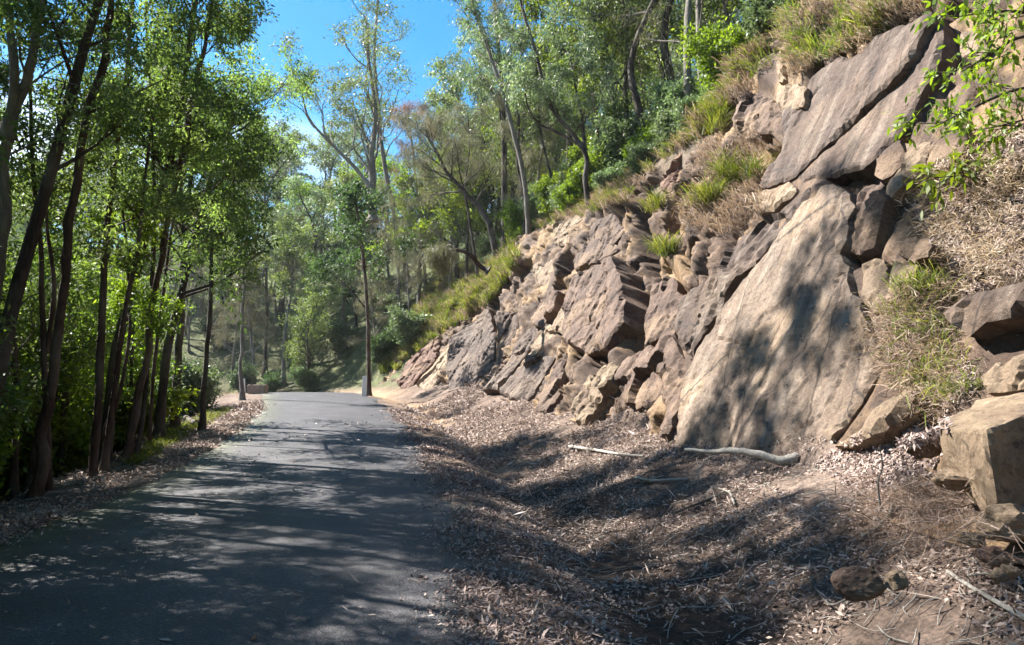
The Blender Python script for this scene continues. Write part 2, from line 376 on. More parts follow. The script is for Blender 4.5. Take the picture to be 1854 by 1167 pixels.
ground = tag(link('ground', gme), kind='structure')
def gh(x, y): return float(ground_h(np.array([x]), np.array([y]))[0][0])
gfl = gf.tolist()
BVH_G = BVHTree.FromPolygons([tuple(v) for v in gv.tolist()], gfl)
EYE = Vector((0, 0, CAMZ))
def G(px, py, far_=400):
    h = BVH_G.ray_cast(EYE, ray(px, py), far_); return h[0] if h[0] else P(px, py, 30)

# road sheet
rs = np.arange(-14, 75, .16); nu = 25
rv = []; re_ = []
for s in rs:
    x, y, t = s_at(s); z = float(z_road(s))
    for j in range(nu):
        f = j / (nu - 1) * 2 - 1
        u = f * (RW + .20 * fbm(np.array([[s * 1.3, f * .01, 0 if f > 0 else 5]]), 4, 4)[0] * (abs(f) > .99) + (.03 * math.sin(s * 7) if abs(f) > .99 else 0))
        zz = z + .035 * (1 - abs(f) ** 1.6) - (.022 if abs(f) > .99 else 0) + .006
        rv.append((x + u * math.cos(t), y + u * math.sin(t), zz))
        re_.append(max(0, (-f - .62) / .36) * 1.1 + max(0, (f - .9) / .1) * .5)
ridx = np.arange(len(rv)).reshape(len(rs), nu)
rf = np.stack([ridx[:-1, :-1], ridx[:-1, 1:], ridx[1:, 1:], ridx[1:, :-1]], -1).reshape(-1, 4)
rme = mesh_np('road', np.array(rv), [rf], M['asphalt'], smooth=True); vattr(rme, 'edge', re_)
tag(link('road', rme), kind='structure')

# ---------------------------------------------------------------- the rock cutting behind the separate slabs
def profile(s, t):
    """t = 0 at the foot, 1 at the brow (then a little over the brow)"""
    Hc = H_cliff(s); k = slope_c(s); ut = 6.2 + (Hc - .62) / k
    u = 6.0 + (ut - 6.0) * t; z = np.where(t < 1, h_right(s, np.minimum(u, ut)), h_right(s, u))
    return u, z
sl = []; s_ = 2.0
while s_ < 43: sl.append(s_); s_ += .045 + max(0, s_ - 12) * .0022
sl = np.array(sl); tl = np.linspace(-.05, 1.28, 215)
SS, TT = np.meshgrid(sl, tl, indexing='ij'); U_, Z_ = profile(SS, TT)
X0, Y0, T0 = s_at(SS)
CX = X0 + U_ * np.cos(T0); CY = Y0 + U_ * np.sin(T0); CZ = z_road(SS) + Z_
k_ = slope_c(SS); nl = np.sqrt(1 + k_ ** 2)
NX = -k_ / nl * np.cos(T0); NY = -k_ / nl * np.sin(T0); NZ = 1 / nl
tall = np.hypot(U_ - 6, Z_)
ca, sa = math.cos(.42), math.sin(.42)
a_ = SS * ca - tall * sa; b_ = SS * sa + tall * ca
wx = fbm(np.stack([SS * .8, tall * .8, SS * 0], -1), 3, 2) * .10
F1, F2, c3, dx_, dy_ = worley2(a_ * .75 + wx, b_ * .34 + wx, 5)
D = (c3[0] - .5) * .75 + dx_ * (c3[1] - .5) * 1.1 + dy_ * (c3[2] - .5) * 1.3 - .28 * np.exp(-((F2 - F1) / .05) ** 2)
F1, F2, c3, dx_, dy_ = worley2(a_ * 2.3 + wx * 2, b_ * 1.3 + wx, 15)
D = D + (c3[0] - .5) * .30 + dx_ * (c3[1] - .5) * .60 + dy_ * (c3[2] - .5) * .5 - .10 * np.exp(-((F2 - F1) / .06) ** 2)
F1, F2, c3, dx_, dy_ = worley2(a_ * 6 + wx * 4, b_ * 4.2, 25)
D = D + (c3[0] - .5) * .11 + dx_ * (c3[1] - .5) * .2 + dy_ * (c3[2] - .5) * .2 - .02 * np.exp(-((F2 - F1) / .08) ** 2)
D = D + fbm(np.stack([SS * .45, tall * .45, SS * 0], -1), 4, 8) * .22 + fbm(np.stack([SS * 6, tall * 6, SS * 0], -1), 3, 18) * .02
# the deep dark cleft between the buttress and the big slabs
sc = 14.75 + .80 * (tall - 1.74) + .25 * fbm(np.stack([tall * .8, tall * 0, SS * 0], -1), 2, 3)
D = D - 1.6 * np.exp(-((SS - sc) / .80) ** 4) * sm(.2, 1.0, tall) * (1 - sm(7.6, 8.8, tall))
D = D * np.interp(SS, [2, 7.5, 10, 43], [.25, .3, 1, .9]) * np.where(TT > 1, .3, 1) + .03
D = D * sm(-.05, .05, TT)
SLABS = []
# smooth version of the face for placing slabs
cv0 = np.stack([CX, CY, CZ], -1)[::4, ::8]
c0i = np.arange(cv0.shape[0] * cv0.shape[1]).reshape(cv0.shape[:2])
c0f = np.stack([c0i[:-1, :-1], c0i[1:, :-1], c0i[1:, 1:], c0i[:-1, 1:]], -1).reshape(-1, 4)
BVH_C = BVHTree.FromPolygons([tuple(v) for v in cv0.reshape(-1, 3).tolist()], c0f.tolist())
def C(px, py):
    r = ray(px, py); h = BVH_C.ray_cast(EYE, r, 90); g = BVH_G.ray_cast(EYE, r, 90)
    if h[0] and (not g[0] or h[3] < g[3] + .8): return h[0], h[1]
    if g[0]: return g[0], g[1]
    return P(px, py, 15), Vector((-1, 0, .3))

ROCKS = []
def slab(label, poly, mat, out=.25, thick=.7, yaw=0, tilt=0, rough=1.0, g=.07, name='rock_slab', near=0, jit=1.0, step=1.0, facet=1.0):
    """a bedding slab: outline read off the photograph, laid on its own inclined plane in front of the cutting"""
    hits = [C(*q) for q in poly]; pts = [h[0] for h in hits]
    c = sum(pts, Vector()) / len(pts)
    nn = Vector()
    for h in hits:
        n = h[1].copy(); n = -n if n.dot(ray(*poly[0])) > 0 else n; nn += n
    nn.normalize()
    if yaw: nn = Matrix.Rotation(math.radians(yaw), 3, 'Z') @ nn
    if tilt:
        ax = nn.cross(Vector((0, 0, 1))).normalized(); nn = Matrix.Rotation(math.radians(tilt), 3, ax) @ nn
    c = c + nn * out * .75
    c = c - nn * out * .25
    if near: c = c - (c - EYE).normalized() * near
    for _ in range(40):
        if max(ray(*q).dot(nn) for q in poly) < -.26: break
        nn = (nn - ray(*poly[0]) * .06).normalized()
    ex = Vector((0, 0, 1)).cross(nn).normalized(); ey = nn.cross(ex).normalized()
    q2 = []
    for px, py in poly:
        r = ray(px, py); den = r.dot(nn)
        if abs(den) < .12: den = -.12
        t = (c - EYE).dot(nn) / den; w = EYE + r * t - c; q2.append(Vector((w.dot(ex), w.dot(ey))))
    SLABS.append((np.array(c), np.array(ex), np.array(ey), np.array(nn), np.array([tuple(v) for v in q2])))
    sd = R.randint(0, 9999)
    size = max((a - b).length for a in q2 for b in q2)
    g = max(g, size / 90) if size > 4 else min(g, size / 14)
    B = []
    for i, a in enumerate(q2):
        b = q2[(i + 1) % len(q2)]; n = max(1, int((b - a).length / g))
        d = (b - a).normalized() if (b - a).length > 0 else Vector((1, 0)); nr = Vector((-d.y, d.x))
        for k in range(n):
            p = a + (b - a) * (k / n); e = min(k, n - k) / n
            j = float(fbm(np.array([[p.x * 2.2, p.y * 2.2, sd]]), 4, sd)[0]) * .07 * jit * min(size / 2, 1) * (.3 + 2 * e)
            B.append(p + nr * j)
    Bn = np.array([(v.x, v.y) for v in B])
    xs = np.arange(Bn[:, 0].min(), Bn[:, 0].max(), g); ys = np.arange(Bn[:, 1].min(), Bn[:, 1].max(), g * .87)
    X, Y = np.meshgrid(xs, ys); X = X + (np.arange(len(ys)) % 2)[:, None] * g / 2
    Pi = np.stack([X.ravel(), Y.ravel()], -1) + rng.uniform(-.2, .2, (X.size, 2)) * g
    x1, y1 = Bn[:, 0], Bn[:, 1]; x2, y2 = np.roll(x1, -1), np.roll(y1, -1)
    def edist(Q):
        e = np.stack([x2 - x1, y2 - y1], -1); l2 = (e ** 2).sum(-1) + 1e-12; out_ = np.empty(len(Q))
        for a in range(0, len(Q), 4000):
            w = Q[a:a + 4000, None, :] - Bn[None]; t = np.clip((w * e).sum(-1) / l2, 0, 1)
            out_[a:a + 4000] = np.sqrt(((w - t[..., None] * e) ** 2).sum(-1).min(1))
        return out_
    cr_ = ((y1 > Pi[:, 1:2]) != (y2 > Pi[:, 1:2])) & (Pi[:, 0:1] < (x2 - x1) * (Pi[:, 1:2] - y1) / (y2 - y1 + 1e-12) + x1)
    Pi = Pi[cr_.sum(1) % 2 == 1]; dd = edist(Pi); Pi = Pi[dd > g * .55]
    allp = [Vector(b) for b in Bn.tolist()] + [Vector(p) for p in Pi.tolist()]
    nb = len(Bn)
    r_ = delaunay_2d_cdt(allp, [(i, (i + 1) % nb) for i in range(nb)], [], 1, 1e-5)
    vo, eo, fo = r_[0], r_[1], r_[2]
    V2 = np.array([(v.x, v.y) for v in vo]); d = edist(V2)
    n3 = np.stack([V2[:, 0], V2[:, 1], V2[:, 0] * 0 + sd % 97], -1)
    rr = min(1, size / 2.2) * rough
    lay = fbm(n3 * [.55, .30, 1] + 3, 3, sd); lay2 = fbm(n3 * [1.8, .9, 1] + 8, 3, sd + 3)
    z = .022 * rr * fbm(n3 * .8, 3, sd + 1) + .014 * rr * fbm(n3 * 7, 3, sd + 2)
    z = z + step * rr * (.045 * sm(.04, .07, lay) + .04 * sm(.30, .33, lay) - .04 * sm(-.25, -.28, lay) + .022 * sm(.1, .12, lay2) - .02 * sm(-.3, -.32, lay2))
    A1, A2, c3, _, _ = worley2(V2[:, 0] * .55 + .2 * lay2, V2[:, 1] * .32 + .2 * lay, sd)
    z = z - .06 * rr * np.exp(-((A2 - A1) / .03) ** 2)
    fs = 2.2 / min(size, 2.5)
    A1, A2, c3, ax1, ay1 = worley2(V2[:, 0] * fs * 1.3 + .15 * lay2, V2[:, 1] * fs + .15 * lay, sd + 4)
    z = z + facet * min(size, 2.0) * (.055 * (c3[0] - .5) + (ax1 * (c3[1] - .5) + ay1 * (c3[2] - .5)) * .16)
    z = z - .05 * min(1, size / 1.5) * np.exp(-d / .028) * (1 + .8 * vnoise(n3 * 5, sd))
    verts = [(V2[i, 0], V2[i, 1], z[i]) for i in range(len(V2))]
    bm = bmesh.new(); bv = [bm.verts.new(v) for v in verts]
    for f in fo:
        try: bm.faces.new([bv[i] for i in f])
        except ValueError: pass
    loose = [v for v in bm.verts if not v.link_faces]
    bmesh.ops.delete(bm, geom=loose, context='VERTS')
    bmesh.ops.recalc_face_normals(bm, faces=bm.faces)
    tot = sum((f.normal * f.calc_area() for f in bm.faces), Vector())
    if tot.z < 0: bmesh.ops.reverse_faces(bm, faces=bm.faces)
    be = [e for e in bm.edges if len(e.link_faces) == 1]; ring = be; nr_ = max(3, int(thick / .12)); cen = Bn.mean(0)
    for k in range(nr_):
        ret = bmesh.ops.extrude_edge_only(bm, edges=ring)
        nv = [x for x in ret['geom'] if isinstance(x, bmesh.types.BMVert)]; ring = [x for x in ret['geom'] if isinstance(x, bmesh.types.BMEdge)]
        for v in nv:
            v.co.z -= thick / nr_
            jj = mnoise.noise(Vector((v.co.x * 2.5, v.co.y * 2.5, v.co.z * 1.6 + sd % 50))) * .05 * rr
            dirx = Vector((v.co.x - cen[0], v.co.y - cen[1])); dirx = dirx.normalized() if dirx.length > 0 else dirx
            v.co.x += dirx.x * jj; v.co.y += dirx.y * jj
    me = bpy.data.meshes.new(name); bm.to_mesh(me); bm.free(); me.materials.append(M[mat])
    o = link(name, me)
    o.matrix_world = Matrix(((ex.x, ey.x, nn.x, c.x), (ex.y, ey.y, nn.y, c.y), (ex.z, ey.z, nn.z, c.z), (0, 0, 0, 1)))
    tag(o, label, 'rock'); ROCKS.append(o); return o

def hull_rock(label, pts, mat, name='boulder', det=.09, amp=.025, bev=.03, cat='rock', group=None):
    """a blocky boulder from corner points (world)"""
    c = sum(pts, Vector()) / len(pts)
    bm = bmesh.new()
    for p in pts: bm.verts.new(p - c)
    bmesh.ops.convex_hull(bm, input=bm.verts)
    bmesh.ops.delete(bm, geom=[v for v in bm.verts if not v.link_faces], context='VERTS')
    bmesh.ops.dissolve_limit(bm, angle_limit=.06, verts=bm.verts, edges=bm.edges)
    bmesh.ops.bevel(bm, geom=bm.edges[:], offset=bev, segments=2, affect='EDGES', profile=.6)
    bmesh.ops.triangulate(bm, faces=bm.faces)
    for _ in range(5):
        le = [e for e in bm.edges if e.calc_length() > det * 1.5]
        if not le: break
        bmesh.ops.subdivide_edges(bm, edges=le, cuts=1); bmesh.ops.triangulate(bm, faces=[f for f in bm.faces if len(f.verts) > 3])
    bm.normal_update(); sd = R.random() * 50
    for v in bm.verts:
        p = v.co + Vector((sd, sd, sd))
        d = mnoise.fractal(p * 1.6, .6, 2.1, 4) * amp * 2 + mnoise.fractal(p * 7, .6, 2.1, 3) * amp * .5
        q = mnoise.noise(p * 1.1); d += amp * 1.1 * (1 if q > .08 else 0)
        v.co += v.normal * d
    me = bpy.data.meshes.new(name); bm.to_mesh(me); bm.free(); me.materials.append(M[mat])
    o = link(name, me, loc=c); tag(o, label, cat, group); ROCKS.append(o); return o
def bould(label, px, py, w, h, mat, dep=None, name='boulder', cuts_=9, group=None, cat='rock', sink=.25):
    """a rounded stone of pixel size w x h resting at photo position"""
    c = (C(px, py)[0] if dep is None else P(px, py, dep)); Y = c.y; k = Y / F0
    bm = bmesh.new(); bmesh.ops.create_icosphere(bm, subdivisions=4, radius=1)
    sd = R.random() * 90; cuts = [(Vector((R.gauss(0, 1), R.gauss(0, 1), R.gauss(0, 1))).normalized(), R.uniform(.55, .85)) for _ in range(cuts_)]
    for v in bm.verts:
        p = v.co.copy()
        for n_, d_ in cuts:
            e = p.dot(n_) - d_
            if e > 0: p -= n_ * e * .92
        q = p * 1.3 + Vector((sd, sd, 0)); p = p * (1 + .16 * mnoise.fractal(q, .7, 2.1, 4)) + v.normal * .03 * mnoise.noise(q * 5)
        v.co = Vector((p.x * w / 2, p.y * (w + h) / 4, p.z * h / 2)) * k
    me = bpy.data.meshes.new(name); bm.to_mesh(me); bm.free(); me.materials.append(M[mat])
    o = link(name, me, loc=c); o.rotation_euler.z = R.uniform(-.5, .5); tag(o, label, cat, group); ROCKS.append(o); return o

# ---------------------------------------------------------------- rocks, outlines read off the photograph
slab('broad upper slab of streaked brown sandstone with grass along its top edge',
     [(1689,24),(1660,80),(1637,122),(1560,200),(1500,255),(1436,314),(1371,341),(1389,300),(1410,274),(1414,206),(1453,171),(1483,120),(1560,90),(1611,51)], 'rock_slab', .42, .8, g=.06, rough=.55, facet=.1)
slab('speckled brown slab just below the long diagonal crack of the cliff',
     [(1695,30),(1702,73),(1684,141),(1650,205),(1629,240),(1556,300),(1500,318),(1445,326),(1441,316),(1505,257),(1565,202),(1642,124),(1665,82)], 'rock_slab', .36, .7, g=.06, rough=.55, facet=.1)
slab('huge smooth tan slab rising straight out of the litter behind the pale log',
     [(1457,356),(1490,336),(1520,340),(1545,372),(1532,420),(1516,460),(1540,520),(1563,571),(1590,640),(1570,700),(1527,764),(1470,838),(1340,835),(1205,808),(1222,760),(1248,665),(1278,606),(1330,528),(1400,440)], 'rock_slab2', .30, .9, g=.06, step=.6, rough=.7, facet=.12)
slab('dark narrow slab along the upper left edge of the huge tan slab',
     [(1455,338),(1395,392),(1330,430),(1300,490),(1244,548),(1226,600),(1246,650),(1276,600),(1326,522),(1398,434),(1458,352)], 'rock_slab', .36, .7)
slab('tall column of rock at the left edge of the huge tan slab',
     [(1236,560),(1205,600),(1175,650),(1200,700),(1196,770),(1200,806),(1216,770),(1242,668),(1222,610)], 'rock_brown', .30, .7)
slab('cracked square face of grey brown rock right of the dark cleft',
     [(1180,510),(1226,506),(1236,556),(1206,598),(1172,640),(1166,590)], 'rock_brown', .05, .6)
slab('low pale strip of stone slanting up from the foot of the tan slab',
     [(1518,812),(1560,805),(1625,758),(1664,712),(1640,706),(1590,742)], 'rock_tan', .22, .4, tilt=-8)
slab('pale yellow column beside the right edge of the huge tan slab',
     [(1560,478),(1600,470),(1612,500),(1606,545),(1578,566),(1562,530)], 'rock_tan', .28, .5)
slab('brown squarish block with a dark hollow on its right side',
     [(1616,472),(1664,478),(1656,510),(1640,530),(1606,546),(1612,500)], 'rock_tan', .40, .5)
slab('thick grey brown block above the dark hollow in the litter slope',
     [(1621,456),(1640,430),(1664,422),(1690,440),(1681,466),(1651,474)], 'rock_brown', .55, .5)
slab('rough broken band of rock between the two big slabs',
     [(1545,340),(1600,330),(1625,360),(1600,420),(1570,470),(1535,455),(1540,415),(1552,374)], 'rock_brown', .22, .6, rough=2.2)
slab('brown ledge block wedged under the upper slab',
     [(1586,286),(1633,255),(1640,280),(1629,302),(1600,326),(1582,316)], 'rock_brown', .34, .5)
slab('pale slanting block under the leafy branch',
     [(1641,260),(1684,255),(1676,300),(1655,325),(1611,362),(1604,336),(1636,300)], 'rock_tan', .40, .6)
slab('brown block beneath the leafy branch on the right',
     [(1689,260),(1749,229),(1745,270),(1720,300),(1684,318),(1680,290)], 'rock_brown', .45, .6)
slab('pale rock behind the hanging leaves at the top right',
     [(1731,56),(1776,48),(1790,90),(1775,112),(1735,110)], 'rock_tan', .40, .6)
slab('narrow pale upright stone at the very top of the cutting',
     [(1395,80),(1418,84),(1422,148),(1402,154)], 'rock_tan', .50, .5)
slab('pale rounded block at the upper left corner of the upper slab',
     [(1401,171),(1440,146),(1457,156),(1449,189),(1412,204)], 'rock_tan', .52, .6)
slab('rusty brown face just left of the pale rounded block',
     [(1344,165),(1397,171),(1412,206),(1403,240),(1345,250),(1330,220)], 'rock_brown', .35, .6)
slab('tan stone at the lower left corner of the upper slab',
     [(1371,345),(1432,330),(1440,345),(1400,380),(1372,388)], 'rock_tan', .26, .6)
slab('reddish fractured face under the grassy brow in the middle of the cliff',
     [(1197,247),(1240,235),(1270,262),(1272,320),(1245,352),(1205,348)], 'rock_red', .30, .7, rough=2.5)
slab('big purplish brown block face left of the dark cleft',
     [(1043,500),(1075,478),(1109,464),(1128,515),(1132,585),(1102,634),(1060,640),(1022,618),(1012,600),(1026,530)], 'rock_brown', .75, 1.4, facet=.6)
slab('smooth upright purplish face with a sharp right hand corner',
     [(812,612),(850,585),(889,560),(898,610),(895,668),(870,700),(850,716),(812,722),(806,660)], 'rock_slab', .40, 1.0, yaw=14)
slab('small dark face tucked behind the sharp corner',
     [(901,562),(935,566),(940,616),(906,668),(900,620)], 'rock_brown', .10, .5, yaw=-20)
slab('long thin slab leaning up to the right beside the sharp corner',
     [(876,708),(902,706),(975,602),(972,590),(954,600)], 'rock_slab', .35, .5)
slab('second thin leaning slab with a pale edge',
     [(906,704),(918,700),(985,620),(1008,600),(998,588),(976,606),(950,640)], 'rock_tan', .22, .4)
slab('triangular brown face with its point in the litter',
     [(903,706),(951,647),(1003,645),(985,680),(955,722),(925,724)], 'rock_slab', .25, .6)
slab('steep narrow slab standing on the litter below the big block face',
     [(962,743),(985,698),(1004,655),(1026,632),(1014,690),(990,748)], 'rock_brown', .38, .5)
slab('tilted boulder perched above the thin leaning slabs',
     [(956,577),(975,545),(997,522),(1012,527),(1002,560),(976,590)], 'rock_brown', .40, .6)
slab('small tan wedge between two boulders above the leaning slabs',
     [(991,592),(1012,552),(1024,570),(1014,602)], 'rock_tan', .35, .5)
slab('low yellowish outcrop at the foot of the big block face',
     [(1024,770),(1036,720),(1064,676),(1100,664),(1128,672),(1116,700),(1090,722),(1060,762)], 'rock_tan', .28, .7, rough=2.0)
slab('dark rounded rock at the cliff foot left of the cleft',
     [(1062,748),(1090,715),(1128,690),(1152,700),(1140,730),(1100,748)], 'rock_brown', .22, .6)
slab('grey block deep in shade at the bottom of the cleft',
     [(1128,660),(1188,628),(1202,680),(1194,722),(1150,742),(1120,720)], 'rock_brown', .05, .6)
slab('pale broken rock at the brow with grass on both sides',
     [(945,420),(976,412),(990,440),(970,468),(946,455)], 'rock_tan', .35, .6)
slab('ochre stone halfway up above the long leaning slabs',
     [(966,478),(999,468),(1008,500),(990,525),(966,512)], 'rock_tan', .30, .6)
slab('brown stone cap beside the gnarled tree roots',
     [(1005,400),(1050,385),(1062,410),(1030,450),(1003,440)], 'rock_tan', .36, .6)
slab('angular block just below the gnarled tree',
     [(1070,400),(1110,385),(1128,420),(1100,452),(1066,445)], 'rock_brown', .38, .6)
slab('thin stacked slabs at the far left end of the cutting',
     [(719,696),(735,655),(762,622),(798,614),(790,650),(760,690),(740,708)], 'rock_red', .30, .6, rough=1.6)
slab('leaning plate of grey rock near the far end of the cutting',
     [(758,700),(790,655),(815,618),(818,640),(800,680),(778,712)], 'rock_tan', .36, .5)
slab('weathered wedge at the middle of the cliff beside the cleft',
     [(1036,470),(1060,440),(1096,428),(1120,448),(1105,462),(1070,476),(1044,492)], 'rock_brown', .42, .6)
slab('jutting brown plate with a black hollow beneath it at the right edge',
     [(1703,566),(1740,540),(1793,526),(1870,505),(1870,560),(1784,582),(1752,608)], 'rock_slab', .75, .35, tilt=-22)
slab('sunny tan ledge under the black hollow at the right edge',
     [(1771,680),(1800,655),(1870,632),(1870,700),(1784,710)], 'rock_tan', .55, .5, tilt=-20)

# the blocky boulder at the lower right, its dark face turned to the camera
def PP(px, py, y): return P(px, py, y)
hull_rock('big square boulder at the right edge with a sunny top and a dark shaded front',
          [PP(1706,778,5.6), PP(1765,722,6.2), PP(1900,700,6.2), PP(1788,780,5.0), PP(1900,728,5.05), PP(1716,850,5.65), PP(1800,925,5.05), PP(1815,975,5.0),
           PP(1920,1000,5.1), PP(1900,940,6.2), PP(1740,870,6.3)], 'rock_tan', det=.06, amp=.014, bev=.02)
bould('small grey rock half buried left of the big square boulder', 1672, 808, 80, 62, 'rock_brown', 6.0)
bould('wedge shaped tan stone leaning against the base of the big boulder', 1745, 868, 100, 44, 'rock_tan', 5.5)
bould('rock under the lower corner of the big square boulder', 1820, 945, 110, 70, 'rock_tan', 5.0)
bould('smooth yellow cobble below the big square boulder', 1762, 978, 50, 34, 'rock_tan', 4.9)
bould('round yellow cobble nearest the right edge of the photo', 1828, 1034, 34, 28, 'rock_tan', 4.5)
bould('round yellow cobble next to the one nearest the right edge', 1806, 1043, 30, 28, 'rock_tan', 4.45)
bould('reddish lump of stone between the cobbles and the boulder', 1800, 1008, 70, 34, 'rock_red', 4.7)
bould('pale upright stone standing in the litter beside a dark lump', 1620, 1052, 42, 40, 'rock_tan', 4.25)
bould('dark brown lump of rock in shade beside the pale upright stone', 1556, 1055, 90, 62, 'rock_brown', 4.3)
bould('flat pale stone lying in the shaded ditch', 1068, 1057, 36, 12, 'bark_grey', None, 'stone')
bould('small white stone on the shoulder at the road edge', 892, 1031, 18, 9, 'bark_pale', None, 'stone')
bould('flat tan stone beside the broken pale stick', 1180, 871, 30, 12, 'rock_tan', None, 'stone')
bould('orange tinted stone among the twigs in the ditch', 1240, 917, 26, 14, 'rock_tan', None, 'stone')
bould('reddish stone at the bottom of the ditch under the dapples', 1090, 1030, 44, 20, 'rock_red', None, 'stone')

# ---------------------------------------------------------------- the cutting itself, kept behind the separate slabs
CVX = np.stack([CX + NX * D, CY + NY * D, CZ + NZ * D], -1).reshape(-1, 3)
HARD = np.zeros(len(CVX), bool)
for c_, ex_, ey_, nn_, poly_ in SLABS:
    w = CVX - c_; lx = w @ ex_; ly = w @ ey_; lz = w @ nn_
    x1, y1 = poly_[:, 0], poly_[:, 1]; x2, y2 = np.roll(x1, -1), np.roll(y1, -1)
    cand = np.where((lx > x1.min() - .6) & (lx < x1.max() + .6) & (ly > y1.min() - .6) & (ly < y1.max() + .6) & (lz > -.12) & (lz < 2.5))[0]
    if not len(cand): continue
    qx, qy = lx[cand][:, None], ly[cand][:, None]
    ins = (((y1 > qy) != (y2 > qy)) & (qx < (x2 - x1) * (qy - y1) / (y2 - y1 + 1e-12) + x1)).sum(1) % 2 == 1
    t = np.clip(((qx - x1) * (x2 - x1) + (qy - y1) * (y2 - y1)) / ((x2 - x1) ** 2 + (y2 - y1) ** 2 + 1e-9), 0, 1)
    ed = np.sqrt(((qx - x1 - t * (x2 - x1)) ** 2 + (qy - y1 - t * (y2 - y1)) ** 2).min(1)) * np.where(ins, -1, 1)
    lim = np.where(ed < 0, -.10, -.10 + np.maximum(ed - .04, 0) * 1.0) + (lz[cand] * .12) * (ed > 0)
    k = cand; over = np.maximum(lz[k] - lim, 0) * (ed < .6); CVX[k] -= nn_[None] * over[:, None]; HARD[k] |= over > .02
Gd = CVX.reshape(SS.shape + (3,)); Hd = HARD.reshape(SS.shape).astype(float)
for _ in range(2): Hd[1:-1, 1:-1] = np.maximum.reduce([Hd[1:-1, 1:-1], Hd[:-2, 1:-1], Hd[2:, 1:-1], Hd[1:-1, :-2], Hd[1:-1, 2:]])
for _ in range(5):
    av = (Gd[:-2, 1:-1] + Gd[2:, 1:-1] + Gd[1:-1, :-2] + Gd[1:-1, 2:]) / 4; w_ = .6 * Hd[1:-1, 1:-1, None]
    Gd[1:-1, 1:-1] = Gd[1:-1, 1:-1] * (1 - w_) + av * w_
CVX = Gd.reshape(-1, 3)
cv = CVX
ci = np.arange(SS.size).reshape(SS.shape)
cf = np.stack([ci[:-1, :-1], ci[1:, :-1], ci[1:, 1:], ci[:-1, 1:]], -1).reshape(-1, 4)
cme = mesh_np('rock_cutting', cv, [cf], M['rock_cliff'])
tag(link('rock_cutting', cme), kind='structure')

# ---------------------------------------------------------------- plants
def tubes(paths, sides):
    """paths: list of (pts (n,3), radii (n,)); returns V, F"""
    Vs = []; Fs = []; off = 0; a = np.arange(sides) * 2 * np.pi / sides; ca_, sa_ = np.cos(a), np.sin(a)
    for pts, rad in paths:
        n = len(pts); t = np.gradient(pts, axis=0); t /= np.linalg.norm(t, axis=1)[:, None] + 1e-9
        ref = np.array([0.31, .95, 0.05]) if abs(t[0, 1]) < .8 else np.array([1., 0, 0.1])
        b1 = np.cross(t, ref); b1 /= np.linalg.norm(b1, axis=1)[:, None] + 1e-9; b2 = np.cross(t, b1)
        ring = pts[:, None] + rad[:, None, None] * (ca_[None, :, None] * b1[:, None] + sa_[None, :, None] * b2[:, None])
        Vs.append(ring.reshape(-1, 3)); i = off + np.arange(n * sides).reshape(n, sides); j = np.roll(i, -1, 1)
        Fs.append(np.stack([i[:-1], j[:-1], j[1:], i[1:]], -1).reshape(-1, 4)); off += n * sides
    return np.concatenate(Vs), np.concatenate(Fs)
def unit(v): return v / (np.linalg.norm(v, axis=-1, keepdims=True) + 1e-9)
def leaves(Pn, A, Nn, Ls, Ws, hexa=False):
    """leaf blades: base points, axes, side reference, length, width"""
    B = unit(np.cross(A, Nn)); Ls = Ls[:, None]; Ws = Ws[:, None]; U3 = np.cross(B, A)
    if not hexa:
        V = np.stack([Pn, Pn + A * Ls * .45 + B * Ws * .5 + U3 * Ws * .12, Pn + A * Ls, Pn + A * Ls * .45 - B * Ws * .5 + U3 * Ws * .12], 1).reshape(-1, 3)
        return V, np.arange(len(Pn) * 4).reshape(-1, 4)
    V = np.stack([Pn, Pn + A * Ls * .28 + B * Ws * .45, Pn + A * Ls * .62 + B * Ws * .42 - U3 * Ls * .04, Pn + A * Ls - U3 * Ls * .12,
                  Pn + A * Ls * .62 - B * Ws * .42 - U3 * Ls * .04, Pn + A * Ls * .28 - B * Ws * .45], 1).reshape(-1, 3)
    return V, np.arange(len(Pn) * 6).reshape(-1, 6)

def smooth_path(pts, n):
    pts = np.array([tuple(p) for p in pts], float); k = len(pts)
    if k < 3:
        t = np.linspace(0, 1, n)[:, None]; return pts[0] * (1 - t) + pts[-1] * t
    q = np.vstack([2 * pts[0] - pts[1], pts, 2 * pts[-1] - pts[-2]]); out = []
    for x in np.linspace(0, k - 1 - 1e-6, n):
        i = int(x); f = x - i; a, b, c, d = q[i], q[i + 1], q[i + 2], q[i + 3]
        out.append(.5 * (2 * b + (c - a) * f + (2 * a - 5 * b + 4 * c - d) * f * f + (3 * b - a - 3 * c + d) * f ** 3))
    return np.array(out)

